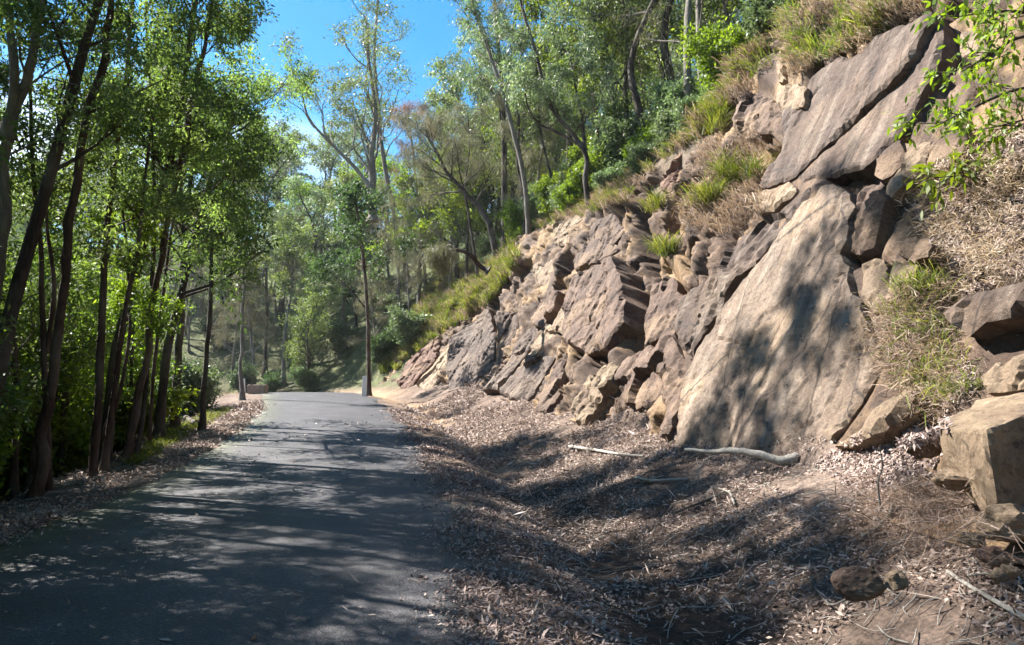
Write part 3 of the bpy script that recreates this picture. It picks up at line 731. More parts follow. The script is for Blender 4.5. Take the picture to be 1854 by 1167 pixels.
def grow(rg, spec, trunks):
    """trunks: list of (pts, r0, r1). Returns branch paths by thickness and leaf anchor points with directions."""
    thick = []; thin = []; anc = []; adir = []
    up = np.array([0, 0, 1.])
    def br(p, d, L_, r, lev):
        n = max(4, int(L_ / (.22 if lev > 1 else .3)) + 1); n = min(n, 14); pts = [p]; dd = d.copy()
        for i in range(n - 1):
            dd = unit(dd + rg.normal(0, spec['gnarl'], 3) + up * (spec['trop'] if lev < spec['lev'] else spec.get('droop', 0)) / n)
            pts.append(pts[-1] + dd * L_ / (n - 1))
        pts = np.array(pts); rad = np.linspace(r, r * .35, n)
        (thick if r > .03 else thin).append((pts, rad))
        if lev >= spec['lev']:
            k = spec['apt']; f = rg.uniform(.15, 1.05, k); x = np.clip(f * (n - 1), 0, n - 1.001); i = x.astype(int); w = (x - i)[:, None]
            anc.append(pts[i] * (1 - w) + pts[i + 1] * w); adir.append(np.repeat(dd[None], k, 0))
            return
        for q in range(spec['kids'][lev]):
            f = rg.uniform(spec.get('kf', .3), 1); x = f * (n - 1.001); i = int(x); w = x - i
            pp = pts[i] * (1 - w) + pts[i + 1] * w; t = unit(pts[min(i + 1, n - 1)] - pts[i])
            s = unit(np.cross(t, rg.normal(0, 1, 3))); an = rg.uniform(*spec['ang'])
            c = unit(t * math.cos(an) + s * math.sin(an)); 
            br(pp, c, L_ * rg.uniform(.45, .75) * (1 - .3 * f), max(.004, r * .55 * (1 - .5 * f)), lev + 1)
    for tr in trunks:
        pts, r0, r1 = tr[:3]; b0 = tr[3] if len(tr) > 3 else spec.get('b0', .35); nb = tr[4] if len(tr) > 4 else spec['nb']
        n = max(10, len(pts) * 5); pp = smooth_path(pts, n); pp = pp + fbm(pp * 1.3 + rg.uniform(0, 50), 3, 1)[:, None] * rg.normal(0, 1, 3) * .02 * min(2, np.ptp(pp[:, 2]) / 4)
        rad = r1 + (r0 - r1) * (1 - np.linspace(0, 1, n)) ** .8; rad = rad * (1 + .12 * fbm(pp * 3.5, 3, 3)); 
        if r0 > .05: rad[:3] *= np.array([1.9, 1.3, 1.08])
        thick.append((pp, rad)); Lt = np.linalg.norm(pp[-1] - pp[0])
        for q in range(nb):
            f = b0 + (1 - b0) * ((q + rg.uniform(0, 1)) / nb); x = f * (n - 1.001); i = int(x); w = x - i
            p0 = pp[i] * (1 - w) + pp[i + 1] * w; t = unit(pp[min(i + 1, n - 1)] - pp[i]); az = q * 2.4 + rg.uniform(-.5, .5)
            s = np.array([math.cos(az), math.sin(az), 0]); an = rg.uniform(*spec['ang0'])
            shp = spec['shape'](f); c = unit(t * math.cos(an) + s * math.sin(an))
            br(p0, c, spec['L'] * shp * rg.uniform(.7, 1.2), max(.008, rad[i] * rg.uniform(.32, .5)), 1)
    return thick, thin, np.concatenate(anc), np.concatenate(adir)

def foliage(rg, anc, adir, spec):
    k = spec['lpa']; n = len(anc) * k
    Pn = np.repeat(anc, k, 0) + rg.normal(0, spec['spread'], (n, 3)) * np.array([1, 1, spec.get('flat', .8)])
    A = unit(np.repeat(adir, k, 0) * spec.get('align', .5) + rg.normal(0, 1, (n, 3)) * spec.get('rand', .7) + np.array([0, 0, -spec.get('hang', .4)]))
    Ls = spec['ll'] * rg.uniform(.6, 1.3, n); Ws = spec['lw'] * rg.uniform(.7, 1.25, n)
    V, F = leaves(Pn, A, rg.normal(0, 1, (n, 3)) + np.array([0, 0, spec.get('upn', .6)]), Ls, Ws, spec.get('hexa', False))
    cl = fbm(Pn * spec.get('cls', .8) + 7, 2, 5)
    rnd = np.clip(.5 + .35 * cl + rg.normal(0, .2, n), 0, 1)
    return V, F, rnd

one = lambda f: 1.0
SP = {
 'gum': dict(lev=3, kids=[0, 4, 4], nb=12, L=2.4, gnarl=.16, trop=.5, droop=-.6, ang=(.5, 1.0), ang0=(.6, 1.15), apt=5, lpa=5, spread=.13, ll=.12, lw=.032, hang=.8, shape=lambda f: 1.15 - .6 * f),
 'fore': dict(lev=3, kids=[0, 5, 4], nb=13, L=2.2, gnarl=.14, trop=.35, droop=-.3, ang=(.5, 1.1), ang0=(.7, 1.3), apt=4, lpa=9, spread=.11, ll=.12, lw=.036, hang=.35, upn=1.2, shape=lambda f: 1.1 - .5 * f),
 'bushy': dict(lev=3, kids=[0, 5, 4], nb=14, L=2.2, gnarl=.16, trop=.5, ang=(.5, 1.1), ang0=(.6, 1.2), apt=4, lpa=5, spread=.2, ll=.20, lw=.09, hang=.2, b0=.25, shape=lambda f: 1.15 - .7 * f * f),
 'tallgum': dict(lev=3, kids=[0, 4, 4], nb=13, L=3.6, gnarl=.17, trop=.7, ang=(.4, .9), ang0=(.5, 1.0), apt=4, lpa=5, spread=.22, ll=.24, lw=.08, hang=.5, b0=.45, flat=.45, kf=.5, shape=lambda f: 1.1 - .45 * f),
 'casu': dict(lev=3, kids=[0, 5, 5], nb=13, L=2.3, gnarl=.12, trop=.2, droop=-.8, ang=(.4, .9), ang0=(.6, 1.1), apt=4, lpa=6, spread=.16, ll=.30, lw=.02, hang=1.2, b0=.25, shape=lambda f: 1.1 - .6 * f),
 'shrub': dict(lev=2, kids=[0, 5], nb=12, L=.85, gnarl=.2, trop=.6, ang=(.4, 1.0), ang0=(.4, 1.2), apt=6, lpa=6, spread=.12, ll=.15, lw=.075, hang=.1, b0=.05, upn=1.5, shape=one),
}
def build_tree(label, trunks, sp, leafm, barkm, group=None, name='tree', cat='tree', seed=1, split=True, **ov):
    rg = np.random.default_rng(seed); spec = dict(SP[sp]); spec.update(ov)
    if trunks[0][0][0].y > 18.8 and trunks[0][0][0].x > -7 and cat == 'tree':
        f, k = fixbase(trunks[0][0]); trunks = [(f,) + tuple(trunks[0][1:])] + [([EYE + (p - EYE) * k for p in t[0]],) + tuple(t[1:]) for t in trunks[1:]]
    base = np.array(tuple(trunks[0][0][0]), float)
    tr = [([np.array(tuple(p), float) - base for p in t[0]],) + tuple(t[1:]) for t in trunks]
    thick, thin, anc, adir = grow(rg, spec, tr)
    V, F = tubes(thick, 9)
    if thin:
        V2, F2 = tubes(thin, 4); F2 = F2 + len(V); V = np.concatenate([V, V2]); F = np.concatenate([F, F2])
    root = empty(name, tuple(base), label, cat, group)
    link('trunk', mesh_np('trunk', V, [F], M[barkm], smooth=True), root)
    V, F, rnd = foliage(rg, anc, adir, spec)
    link('crown', mesh_np('crown', V, [F], M[leafm], rnd), root)
    return root
def dup(root, loc, rz, sc=1.0, label=None, group=None):
    r = root.copy(); COL.objects.link(r); r.location = loc; r.rotation_euler = (R.uniform(-.05, .05), R.uniform(-.05, .05), rz); r.scale = (sc, sc, sc * R.uniform(.9, 1.12))
    if label: r['label'] = label
    if group: r['group'] = group
    for ch in root.children:
        c = ch.copy(); COL.objects.link(c); c.parent = r
    return r
def T(base, pts, r0, r1, *a, dY=0):
    """trunk path: base pixel on the ground, the rest at the same forward distance (plus drift)"""
    b = G(*base) - Vector((0, 0, .15)) if not isinstance(base, Vector) else base; n = len(pts)
    return ([b] + [P(x, y, b.y + dY * (i + 1) / n) for i, (x, y) in enumerate(pts)], r0, r1) + tuple(a)
def fixbase(pts):
    """bring the foot of a trunk onto the ground or the brow of the cutting"""
    b = pts[0]; z = gh(b.x, b.y)
    for d in range(0, 90, 4):
        q = b - Vector((0, 0, d / F0 * b.y)); r = (q - EYE).normalized()
        hs = [h for h in (BVH_C.ray_cast(EYE, r, 200), BVH_G.ray_cast(EYE, r, 200)) if h[0]]
        if hs:
            h = min(hs, key=lambda h: h[3])[0]
            if abs(h.y - b.y) < .45 * b.y:
                k = h.y / b.y; return [h - Vector((0, 0, .2))] + [EYE + (p - EYE) * k for p in pts[1:]], k
    if b.z > z + .1: return [Vector((b.x + .1, b.y, z - .3))] + pts, 1
    return [Vector((b.x, b.y, z - .2)) if i == 0 else p for i, p in enumerate(pts)], 1
def atY(px, Y, dz=-.15):
    """ground point in photo column px at forward distance Y"""
    x = (px - W0 / 2) / F0 * Y * (1 / math.cos(PITCH)); return Vector((x, Y, gh(x, Y) + dz))

# --- trees standing along the left edge of the road
b1 = G(58, 902)
build_tree('big leaning reddish trunk nearest the camera on the left, its crown over the road',
    [T(b1 - Vector((0, 0, .2)), [(82, 780), (98, 640), (112, 520), (140, 330), (172, 150), (196, 0), (215, -200), (225, -300)], .088, .03, .58, 7)], 'fore', 'fore', 'bark_red', seed=3, L=2.2, lpa=7)
build_tree('slim double stemmed tree directly beside the big leaning trunk on the left',
    [T(G(86, 892), [(84, 720), (78, 580), (70, 430), (58, 260), (52, 120)], .05, .02, .6, 6),
     ([P(84, 640, b1.y + .3), P(98, 520, b1.y + .4), P(84, 400, b1.y + .6), P(90, 300, b1.y + .8)], .04, .015, .5, 4)], 'fore', 'fore', 'bark_red', seed=4, L=1.2, lpa=6)
build_tree('grey forked tree cut off by the left edge of the photo',
    [T(atY(-45, 10.5), [(-20, 600), (2, 420), (15, 240), (52, 130), (74, 0), (90, -160)], .10, .04, .45, 7),
     ([P(15, 250, 10.5), P(22, 130, 10.4), P(12, 0, 10.4), P(0, -160, 10.3)], .075, .03, .2, 4)], 'fore', 'fore', 'bark_grey', seed=5, L=1.5, lpa=6)
c1 = G(165, 862)
build_tree('dark upright tree with twin stems, second clump of trunks from the left',
    [T(c1 - Vector((0, 0, .2)), [(175, 760), (182, 640), (186, 540), (196, 400), (208, 290), (228, 150), (240, 0), (250, -160)], .075, .028, .45, 10),
     T(G(188, 856), [(205, 720), (228, 560), (250, 440), (262, 330), (280, 190)], .055, .02, .5, 7)], 'fore', 'fore', 'bark_red', seed=6, L=2.1)
build_tree('thin crooked tree with a low side shoot just right of the twin stems',
    [T(G(196, 850), [(190, 780), (215, 720), (235, 600), (232, 480), (222, 380)], .045, .02, .5, 6)], 'fore', 'bright', 'bark_red', seed=7, L=1.1)
build_tree('red brown trunk leaning right in the third clump beside the road',
    [T(G(226, 838), [(250, 740), (270, 630), (285, 520), (305, 410), (325, 320), (338, 230), (360, 120), (390, 0), (400, -140)], .078, .026, .45, 12)], 'fore', 'fore', 'bark_red', seed=8, L=2.4)
build_tree('slim straight trunk rising behind the red brown leaning trunk',
    [T(G(246, 832), [(262, 720), (272, 600), (276, 480), (280, 370), (276, 260), (270, 120), (262, 0)], .055, .02, .5, 8)], 'fore', 'fore', 'bark_dark', seed=9, L=1.9)
build_tree('slender trunk at the right side of the third clump of trunks',
    [T(G(268, 806), [(276, 700), (290, 590), (300, 480), (318, 380), (350, 270)], .05, .018, .5, 7)], 'fore', 'fore', 'bark_red', seed=10, L=1.9)
build_tree('straight tree on the left verge whose crown hangs low towards the road bend',
    [T(atY(372, 20), [(380, 560), (384, 440), (390, 330), (400, 240)], .07, .025, .35, 12)], 'fore', 'fore', 'bark_dark', seed=12, L=2.2, ll=.15, lw=.05)
build_tree('slender pale pole like tree at the left verge near the crest of the road',
    [T(G(437, 724), [(438, 620), (441, 520), (444, 420), (440, 320)], .08, .035, .6, 7)], 'fore', 'gum', 'bark_grey', seed=13, L=1.4, lpa=3, ll=.18, lw=.06)
build_tree('dark leaved tree filling the gap between the left trunks and the bend',
    [T(atY(322, 21.5), [(328, 560), (336, 420), (348, 300), (356, 230)], .12, .04, .25, 14)], 'bushy', 'dark', 'bark_dark', seed=14, L=2.5)
# high canopy over the road behind the front row: it shades the asphalt
for i, (x, y, h, lab) in enumerate([
    (-7.4, 10.4, 9.0, 'tall tree with dense dark crown just behind the first leaning trunks'),
    (-8.2, 14.9, 15.5, 'tall dark crowned tree between the second and third trunk clumps'),
    (-8.8, 18.4, 9.0, 'dark crowned tree standing behind the third trunk clump')]):
    b = Vector((x, y, gh(x, y) - .15)); z = b.z
    build_tree(lab, [([b, b + Vector((.2, 0, 2.5)), b + Vector((.6, .2, 5)), b + Vector((1.3, 0, 7.5)), Vector((x + 2.0, y, h))], .12, .035, (.45, .62, .35)[i], (8, 26, 15)[i])], 'fore', 'fore', 'bark_dark', seed=30 + i, L=(1.8, 2.2, 2.5)[i], lpa=(9, 13, 9)[i])
# trees behind and beside the camera (their shade falls into the picture)
for i, (x, y, h) in enumerate([(-6.0, 1.6, 10.5), (-7.6, 5.0, 12.5), (-6.2, -2.2, 10.5), (-8.0, 7.0, 13), (-5.9, 3.6, 7.0), (-9.3, 8.9, 13.3), (-6.8, 6.0, 10.5), (-10.6, 10.6, 11.5), (-11.6, 12.6, 13.0), (-13.6, 12.4, 15.5), (-14.2, 16.2, 14.0)]):
    b = Vector((x, y, gh(x, y) - .15))
    build_tree(['tree out of view left of the camera', 'forked tree out of view beside the left verge', 'tree out of view behind the camera', 'very tall tree out of view behind the camera', 'small tree out of view by the near left verge', 'tall tree out of view beyond the left edge of the photo', 'mid sized tree out of view by the first bend of the verge', 'out of view tree down the left bank, nearest the road', 'out of view tree down the left bank, second from the road', 'out of view tree down the left bank with the tallest crown', 'out of view tree down the left bank, farthest along it'][i],
               [([b, b + Vector((.1, 0, 3)), b + Vector((.4, .2, 6)), Vector((x + 1.2, y, h))], .13, .04, .14, 30)], 'fore', 'fore', 'bark_dark', seed=50 + i, L=2.3)

# --- low bushy trees just out of view at the near left verge, added to shade the road
for i, (x, y, h) in enumerate([(-5.3, 2.6, 5), (-5.6, 4.6, 5), (-6.1, 6.2, 5.2), (-7.2, 7.9, 4.8), (-5.2, .4, 5)]):
    b = Vector((x, y, gh(x, y) - .15))
    build_tree(['low bushy tree out of view, nearest the road shoulder', 'low bushy tree out of view, second along the left shoulder', 'low bushy tree out of view, third along the left shoulder', 'low bushy tree out of view beside the first visible trunk', 'low bushy tree out of view level with the camera'][i],
               [([b, b + Vector((.1, 0, 1.5)), Vector((x + .1, y, h))], .08, .03, .1, 18)], 'fore', 'bright', 'bark_dark', seed=90 + i, L=1.35, lpa=8)
# --- named trees in the middle and on the right-hand hill
build_tree('slim tree right behind the white guide post with a rounded glossy crown',
    [T(G(668, 716), [(667, 620), (664, 540), (657, 460), (650, 400), (640, 350)], .10, .035, .50, 12),
     ([P(664, 560, 37), P(630, 520, 37), P(590, 488, 37)], .04, .015, .3, 4)], 'bushy', 'dark', 'bark_red', seed=60, L=1.7, ll=.17, spread=.16, lpa=4)
hb = P(742, 528, 42)
build_tree('tall pale gum with an open layered crown against the blue sky',
    [([hb, P(728, 450, 42), P(712, 380, 42), P(700, 320, 42), P(690, 255, 42), P(684, 190, 42), P(678, 100, 42), P(684, 0, 42), P(690, -60, 42)], .24, .06, .42, 15)], 'tallgum', 'gum_blue', 'bark_grey', seed=61, L=4.2, ll=.26, spread=.26, lpa=4)
build_tree('big spreading gum with many bare limbs left of the tall pale gum',
    [([P(676, 400, 50), P(674, 345, 50), P(672, 290, 50), P(680, 200, 50), P(668, 110, 50), P(662, 30, 50)], .26, .06, .15, 13),
     ([P(672, 340, 50), P(640, 300, 50), P(605, 265, 50), P(560, 215, 50), P(545, 160, 50)], .15, .04, .3, 9)], 'tallgum', 'gum', 'bark_grey', seed=62, L=4.6, ll=.28, spread=.28, lpa=4, trop=.9)
build_tree('leaning feathery tree whose dark trunk rises to the left from the brow',
    [T(P(905, 428, 27), [(880, 395), (845, 350), (815, 320), (790, 275), (770, 235)], .17, .05, .3, 14)], 'casu', 'olive', 'bark_dark', seed=63, L=3.0)
build_tree('upright black barked tree standing at the brow above the pale broken rock',
    [T(P(914, 425, 27.5), [(913, 340), (912, 250), (908, 150), (900, 60), (893, -30)], .20, .06, .35, 15)], 'casu', 'gum_blue', 'bark_dark', seed=64, L=3.4, ll=.16, lw=.05, hang=.7)
build_tree('brown pink feathery tree seen against the sky in the middle',
    [([P(772, 480, 38), P(762, 400, 37), P(752, 320, 36), P(745, 250, 36), P(738, 200, 36)], .12, .04, .35, 12)], 'casu', 'pink', 'bark_grey', seed=65, L=2.4)
build_tree('dark branch arching over the grass from the foot of the leaning tree',
    [([P(885, 490, 27), P(868, 480, 27), P(852, 462, 26.8), P(830, 452, 26.6), P(800, 455, 26.4), P(780, 468, 26.3)], .10, .03, .7, 4)], 'casu', 'olive', 'bark_dark', seed=66, L=.7, name='arched_branch', cat='branch')
build_tree('gnarled grey tree rooted on the rocks with trunk bending left',
    [T(P(1072, 392, 19.5), [(1060, 330), (1062, 285), (1040, 245), (1005, 205), (985, 160), (972, 100), (950, 30), (930, -50)], .11, .04, .35, 13),
     ([P(1052, 262, 19.5), P(1010, 240, 19.5), P(975, 222, 19.4), P(955, 190, 19.3), P(950, 150, 19.2)], .06, .02, .3, 5),
     ([P(1058, 270, 19.5), P(1054, 215, 19.6), P(1040, 150, 19.7), P(1030, 90, 19.8)], .06, .025, .3, 6)], 'gum', 'gum_blue', 'bark_dark', seed=67, L=2.0, ll=.17, lw=.045)
build_tree('thick black trunk leaning left above the grassy brow',
    [T(P(1128, 262, 22), [(1118, 215), (1108, 160), (1090, 110), (1078, 50), (1060, -20), (1040, -110)], .17, .06, .3, 15),
     ([P(1105, 160, 22), P(1070, 130, 22), P(1035, 105, 22), P(1000, 60, 22), P(975, 10, 22)], .085, .03, .3, 8)], 'gum', 'bright', 'bark_dark', seed=68, L=2.6, ll=.2, lw=.06)
build_tree('brown trunked tree between the gnarled tree and the black trunk',
    [T(P(1098, 322, 20.5), [(1084, 270), (1080, 215), (1070, 150), (1076, 80)], .09, .03, .4, 8)], 'gum', 'bright', 'bark_red', seed=69, L=1.7, ll=.17, lw=.06)
build_tree('black trunk leaning left high on the slope among bright foliage',
    [T(P(1212, 172, 25), [(1200, 135), (1188, 95), (1180, 30), (1175, -50)], .15, .05, .3, 13)], 'bushy', 'bright', 'bark_dark', seed=70, L=2.6)
build_tree('tree with a whitish bare branch at the top of the slope',
    [T(P(1330, 100, 20), [(1320, 50), (1310, -10), (1320, -80)], .10, .04, .3, 10)], 'bushy', 'bright', 'bark_grey', seed=71, L=1.9)

build_tree('tall blue green gum with hanging foliage at the left end of the brow', [T(P(958, 402, 24.5), [(950, 330), (930, 240), (905, 150), (880, 80), (860, 20), (840, -60)], .13, .05, .4, 15)], 'gum', 'gum_blue', 'bark_grey', seed=75, L=2.9, ll=.2, lw=.05, lpa=6)
build_tree('thin dark trunk left of the gnarled grey tree on the brow', [T(P(1008, 385, 24), [(1000, 330), (985, 270), (975, 200), (978, 120)], .07, .025, .4, 9)], 'gum', 'gum', 'bark_dark', seed=72, L=1.8, ll=.18, lw=.05)
build_tree('crooked dark trunk right of the leaning feathery tree', [T(P(950, 405, 25), [(948, 350), (935, 290), (940, 220), (925, 130), (930, 40)], .08, .03, .4, 10)], 'casu', 'olive', 'bark_dark', seed=73, L=2.0)
build_tree('dark slanting trunk half hidden behind the leaning feathery tree', [T(P(868, 448, 30), [(850, 400), (842, 340), (850, 270), (846, 190)], .09, .03, .4, 10)], 'casu', 'olive', 'bark_dark', seed=74, L=2.2)
# the leafy branch hanging in from the right
rg = np.random.default_rng(8)
def spray(label, stems, leafm, seed, ll=.15, lw=.05, spread=.07, name='hanging_branch', cat='branch', nb=8, L=.55, barkm='bark_dark', **k):
    return build_tree(label, stems, 'shrub', leafm, barkm, name=name, cat=cat, seed=seed, ll=ll, lw=lw, spread=spread, nb=nb, L=L, **k)
spray('leafy branch with bright drooping leaves hanging over the cliff at the upper right',
      [([P(1900, 60, 7.6), P(1840, 70, 7.5), P(1790, 100, 7.4), P(1740, 130, 7.3)], .02, .006), ([P(1900, 150, 7.6), P(1830, 165, 7.4), P(1760, 195, 7.3), P(1690, 230, 7.2)], .02, .006),
       ([P(1900, 30, 7.7), P(1830, 20, 7.6), P(1760, 25, 7.5)], .02, .006), ([P(1880, 210, 7.5), P(1800, 230, 7.3)], .012, .005)], 'lime', 80, hexa=True, ll=.11, lw=.036, nb=7, lpa=2, apt=4, L=.38, hang=.9)
spray('small leafy sprig growing out of the cliff under the hanging branch',
      [([P(1790, 330, 8.2), P(1750, 318, 8.1), P(1690, 322, 8.0)], .012, .004)], 'lime', 81, hexa=True, nb=5, lpa=2, apt=3, L=.3, hang=.6)

# --- shrubs and forest: one of each kind, then copies
protos = {}
def proto(key, label, trunks, *a, **k):
    r = build_tree(label, trunks, *a, **k); r.name = k.get('name', 'tree'); protos[key] = r; return r
def up(h, lean=.3, sd=0):
    r_ = random.Random(sd); return [Vector((0, 0, 0)), Vector((r_.uniform(-1, 1) * lean * .3, r_.uniform(-1, 1) * lean * .3, h * .35)), Vector((r_.uniform(-1, 1) * lean, r_.uniform(-1, 1) * lean, h * .7)), Vector((r_.uniform(-1, 1) * lean * 1.5, r_.uniform(-1, 1) * lean * 1.5, h))]
proto('gumA', 'x', [(up(11, .8, 1), .15, .04)], 'tallgum', 'gum', 'bark_grey', seed=101, L=2.9)
proto('gumB', 'x', [(up(12, 1.0, 2), .17, .05)], 'tallgum', 'gum_blue', 'bark_dark', seed=102, L=3.2, nb=12)
proto('busA', 'x', [(up(8, .5, 3), .12, .03, .2)], 'bushy', 'bright', 'bark_dark', seed=103, L=2.4, spread=.24)
proto('busB', 'x', [(up(9, .7, 4), .13, .03, .25)], 'bushy', 'gum', 'bark_dark', seed=104, L=2.6, spread=.24)
proto('casA', 'x', [(up(9, .7, 5), .12, .03, .2)], 'casu', 'olive', 'bark_grey', seed=105, L=2.6)
proto('casP', 'x', [(up(7, .7, 6), .10, .03, .2)], 'casu', 'pink', 'bark_grey', seed=106, L=2.2)
proto('darA', 'x', [(up(7.5, .5, 7), .12, .03, .15)], 'bushy', 'dark', 'bark_dark', seed=107, L=2.3, spread=.24)
shk = dict(name='shrub', cat='shrub')
def bushy_stems(n, h, sd):
    r_ = random.Random(sd); return [([Vector((0, 0, -.1)), Vector((r_.uniform(-.3, .3), r_.uniform(-.3, .3), h * .5)), Vector((r_.uniform(-.7, .7), r_.uniform(-.7, .7), h * r_.uniform(.8, 1.1)))], .025, .008) for _ in range(n)]
proto('shG', 'x', bushy_stems(4, 1.5, 1), 'shrub', 'bright', 'bark_dark', seed=111, **shk)
proto('shD', 'x', bushy_stems(4, 1.6, 2), 'shrub', 'dark', 'bark_dark', seed=112, **shk)
proto('shB', 'x', bushy_stems(4, 1.4, 3), 'shrub', 'gum_blue', 'bark_dark', seed=113, **shk)
proto('shL', 'x', bushy_stems(3, 1.1, 4), 'shrub', 'lime', 'bark_dark', seed=114, **shk)
KN = {'gumA': 'tall grey green gum tree', 'gumB': 'tall blue green gum tree with dark trunk', 'busA': 'bright green bushy tree', 'busB': 'dull green bushy tree', 'casA': 'feathery olive tree',
      'casP': 'brown pink feathery tree', 'darA': 'dark green dense tree', 'shG': 'fresh green leafy shrub', 'shD': 'dark glossy shrub', 'shB': 'grey green shrub', 'shL': 'small lime green shrub'}
used = set()
def put(key, x, y, sc, zone, dz=-.1):
    z = gh(x, y) + dz; lab = KN[key] + ' ' + zone
    kindw = 'trees' if key[:2] != 'sh' else 'shrubs'
    grp = KN[key] + 's ' + zone
    if key in used: return dup(protos[key], (x, y, z), R.uniform(0, 6.28), sc, lab, grp)
    used.add(key); r = protos[key]; r.location = (x, y, z); r.scale = (sc, sc, sc); r['label'] = lab; r['group'] = grp; return r
def scatter(n, s_rng, u_rng, mix, sc, zone, mind=1.2, keep=None):
    keys = [k for k, w in mix for _ in range(w)]; pts = []; tries = 0
    while len(pts) < n and tries < n * 30:
        tries += 1; s = R.uniform(*s_rng); u = R.uniform(*u_rng); x, y, t = s_at(s); x = float(x + u * math.cos(t)); y = float(y + u * math.sin(t))
        if y < 1 or abs(x) > .78 * y + 6: continue
        if 24 < y < 40 and -19 < u < -3 and 'sh' not in keys[0][:2]: continue
        s2, u2 = su_of([x], [y])
        if abs(u2[0] - u) > 1.0 and (abs(u2[0]) < 4.5): continue
        if keep and not keep(x, y, float(s2[0]), float(u2[0])): continue
        if any((x - a) ** 2 + (y - b) ** 2 < mind ** 2 for a, b in pts): continue
        pts.append((x, y)); put(R.choice(keys), x, y, R.uniform(*sc), zone)
# valley side, left
scatter(75, (5, 36), (-18, -5.4), [('shG', 5), ('shD', 2), ('shB', 2), ('shL', 2)], (.7, 1.3), 'on the bank below the left verge', 1.0)
scatter(19, (7, 24.5), (-7.6, -4.9), [('busA', 3), ('busB', 1)], (.42, .58), 'close behind the row of left trunks', 1.1)
scatter(14, (25, 37), (-8.5, -4.4), [('shD', 3), ('shB', 2), ('shG', 1)], (.5, .9), 'on the left verge near the crest of the road', 1.0)
scatter(16, (8, 25), (-11, -7), [('busA', 4), ('busB', 1)], (.5, .7), 'between the trunks on the left bank', 1.8)
scatter(36, (10, 42), (-26, -11), [('busA', 6), ('busB', 2), ('darA', 1), ('gumA', 1)], (.6, 1.0), 'on the bank behind the left trunks', 2.0)
scatter(26, (20, 60), (-60, -20), [('busA', 2), ('busB', 2), ('casA', 1), ('gumA', 2), ('darA', 1)], (.8, 1.2), 'down in the valley on the left', 2.6)
# beyond the bend
scatter(62, (42, 74), (4.5, 17), [('busB', 4), ('darA', 2), ('casA', 5), ('gumB', 1), ('gumA', 2)], (.6, 1.0), 'on the slope beyond the bend', 1.7)
scatter(17, (41, 72), (3.8, 10), [('shB', 4), ('shD', 4)], (.7, 1.3), 'at the foot of the slope beyond the bend', 1.2)
scatter(82, (42, 100), (14, 50), [('gumA', 6), ('gumB', 4), ('busB', 6), ('busA', 5), ('casA', 4), ('casP', 1)], (.95, 1.4), 'on the far forested hillside', 3.0)
# hill above the cutting
scatter(72, (14, 48), (10.8, 29), [('busA', 2), ('busB', 4), ('gumB', 3), ('casA', 2), ('gumA', 2)], (.7, 1.15), 'on the hillside above the cutting', 1.9)
scatter(60, (15, 40), (9.9, 14), [('shG', 3), ('shL', 1), ('shB', 4)], (.5, 1.0), 'along the brow above the cutting', 1.1, keep=lambda x, y, s, u: gh(x, y) > 1.2)
scatter(12, (30, 41), (7.4, 11), [('shG', 2), ('shB', 3)], (.4, .7), 'on the grassy slope at the far end of the cutting', .9)
for k in protos:
    if k not in used: put(k, -30, 45, .8, 'far down the valley')

# ---------------------------------------------------------------- grass, litter, sticks
bpy.context.view_layer.update()
vv = [tuple(v) for v in cv.tolist()]; ff = cf.tolist(); 
def add_obj(o):
    off = len(vv); mw = o.matrix_world
    vv.extend(tuple(mw @ v.co) for v in o.data.vertices); ff.extend([i + off for i in p.vertices] for p in o.data.polygons)
for o in ROCKS: add_obj(o)
off = len(vv); vv.extend(tuple(v) for v in gv.tolist()); ff.extend([[a + off for a in f] for f in gfl])
BVH = BVHTree.FromPolygons(vv, ff)
def HIT(px, py):
    h = BVH.ray_cast(EYE, ray(px, py), 120); return (h[0], h[1]) if h[0] else (None, None)
def in_poly(poly):
    xs = [p[0] for p in poly]; ys = [p[1] for p in poly]
    while True:
        x = R.uniform(min(xs), max(xs)); y = R.uniform(min(ys), max(ys)); c = False; j = len(poly) - 1
        for i in range(len(poly)):
            xi, yi = poly[i]; xj, yj = poly[j]
            if (yi > y) != (yj > y) and x < (xj - xi) * (y - yi) / (yj - yi) + xi: c = not c
            j = i
        if c: return x, y
def blades(roots, h, w, n, lean, rg, droop=.6, spreadr=.10, bias=(0, 0, 0)):
    m = len(roots) * n; r = np.repeat(np.array(roots), n, 0) + rg.normal(0, spreadr, (m, 3)) * np.array([1, 1, .3])
    d = unit(rg.normal(0, lean, (m, 3)) + np.array([0, 0, 1.]) + np.array(bias)); hh = (h * rg.uniform(.45, 1.25, m))[:, None]
    side = unit(np.cross(d, rg.normal(0, 1, (m, 3)))) * (w * rg.uniform(.6, 1.3, m))[:, None] * .5
    hz = d * np.array([1, 1, 0]); dr = unit(hz + 1e-3) * droop
    m1 = r + d * hh * .5 + dr * hh * .06; m2 = r + d * hh * .85 + dr * hh * .28 + np.array([0, 0, -1.]) * hh * droop * .12
    tip = r + d * hh * .95 + dr * hh * .62 - np.array([0, 0, 1.]) * hh * droop * .42
    V = np.stack([r - side, r + side, m1 + side, m1 - side, m2 + side * .8, m2 - side * .8, tip], 1).reshape(-1, 3)
    i = np.arange(m)[:, None] * 7
    return V, np.concatenate([i + [0, 1, 2, 3], i + [3, 2, 4, 5]]), i + [5, 4, 6], np.clip(np.repeat(rg.uniform(.1, .9, len(roots)), n) + rg.normal(0, .15, m), 0, 1)
def grass(name, label, roots, mat, h, w, n, lean=.35, cat='grass', kind='stuff', **k):
    rg = np.random.default_rng(len(roots) + n); roots = [tuple(p) for p in roots if p is not None]
    if not roots: return
    V, F4, F3, rn = blades(roots, h, w, n, lean, rg, **k)
    me = mesh_np(name, V, [F4, F3], M[mat], np.concatenate([rn, rn, rn])); return tag(link(name, me), label, cat, kind=kind)
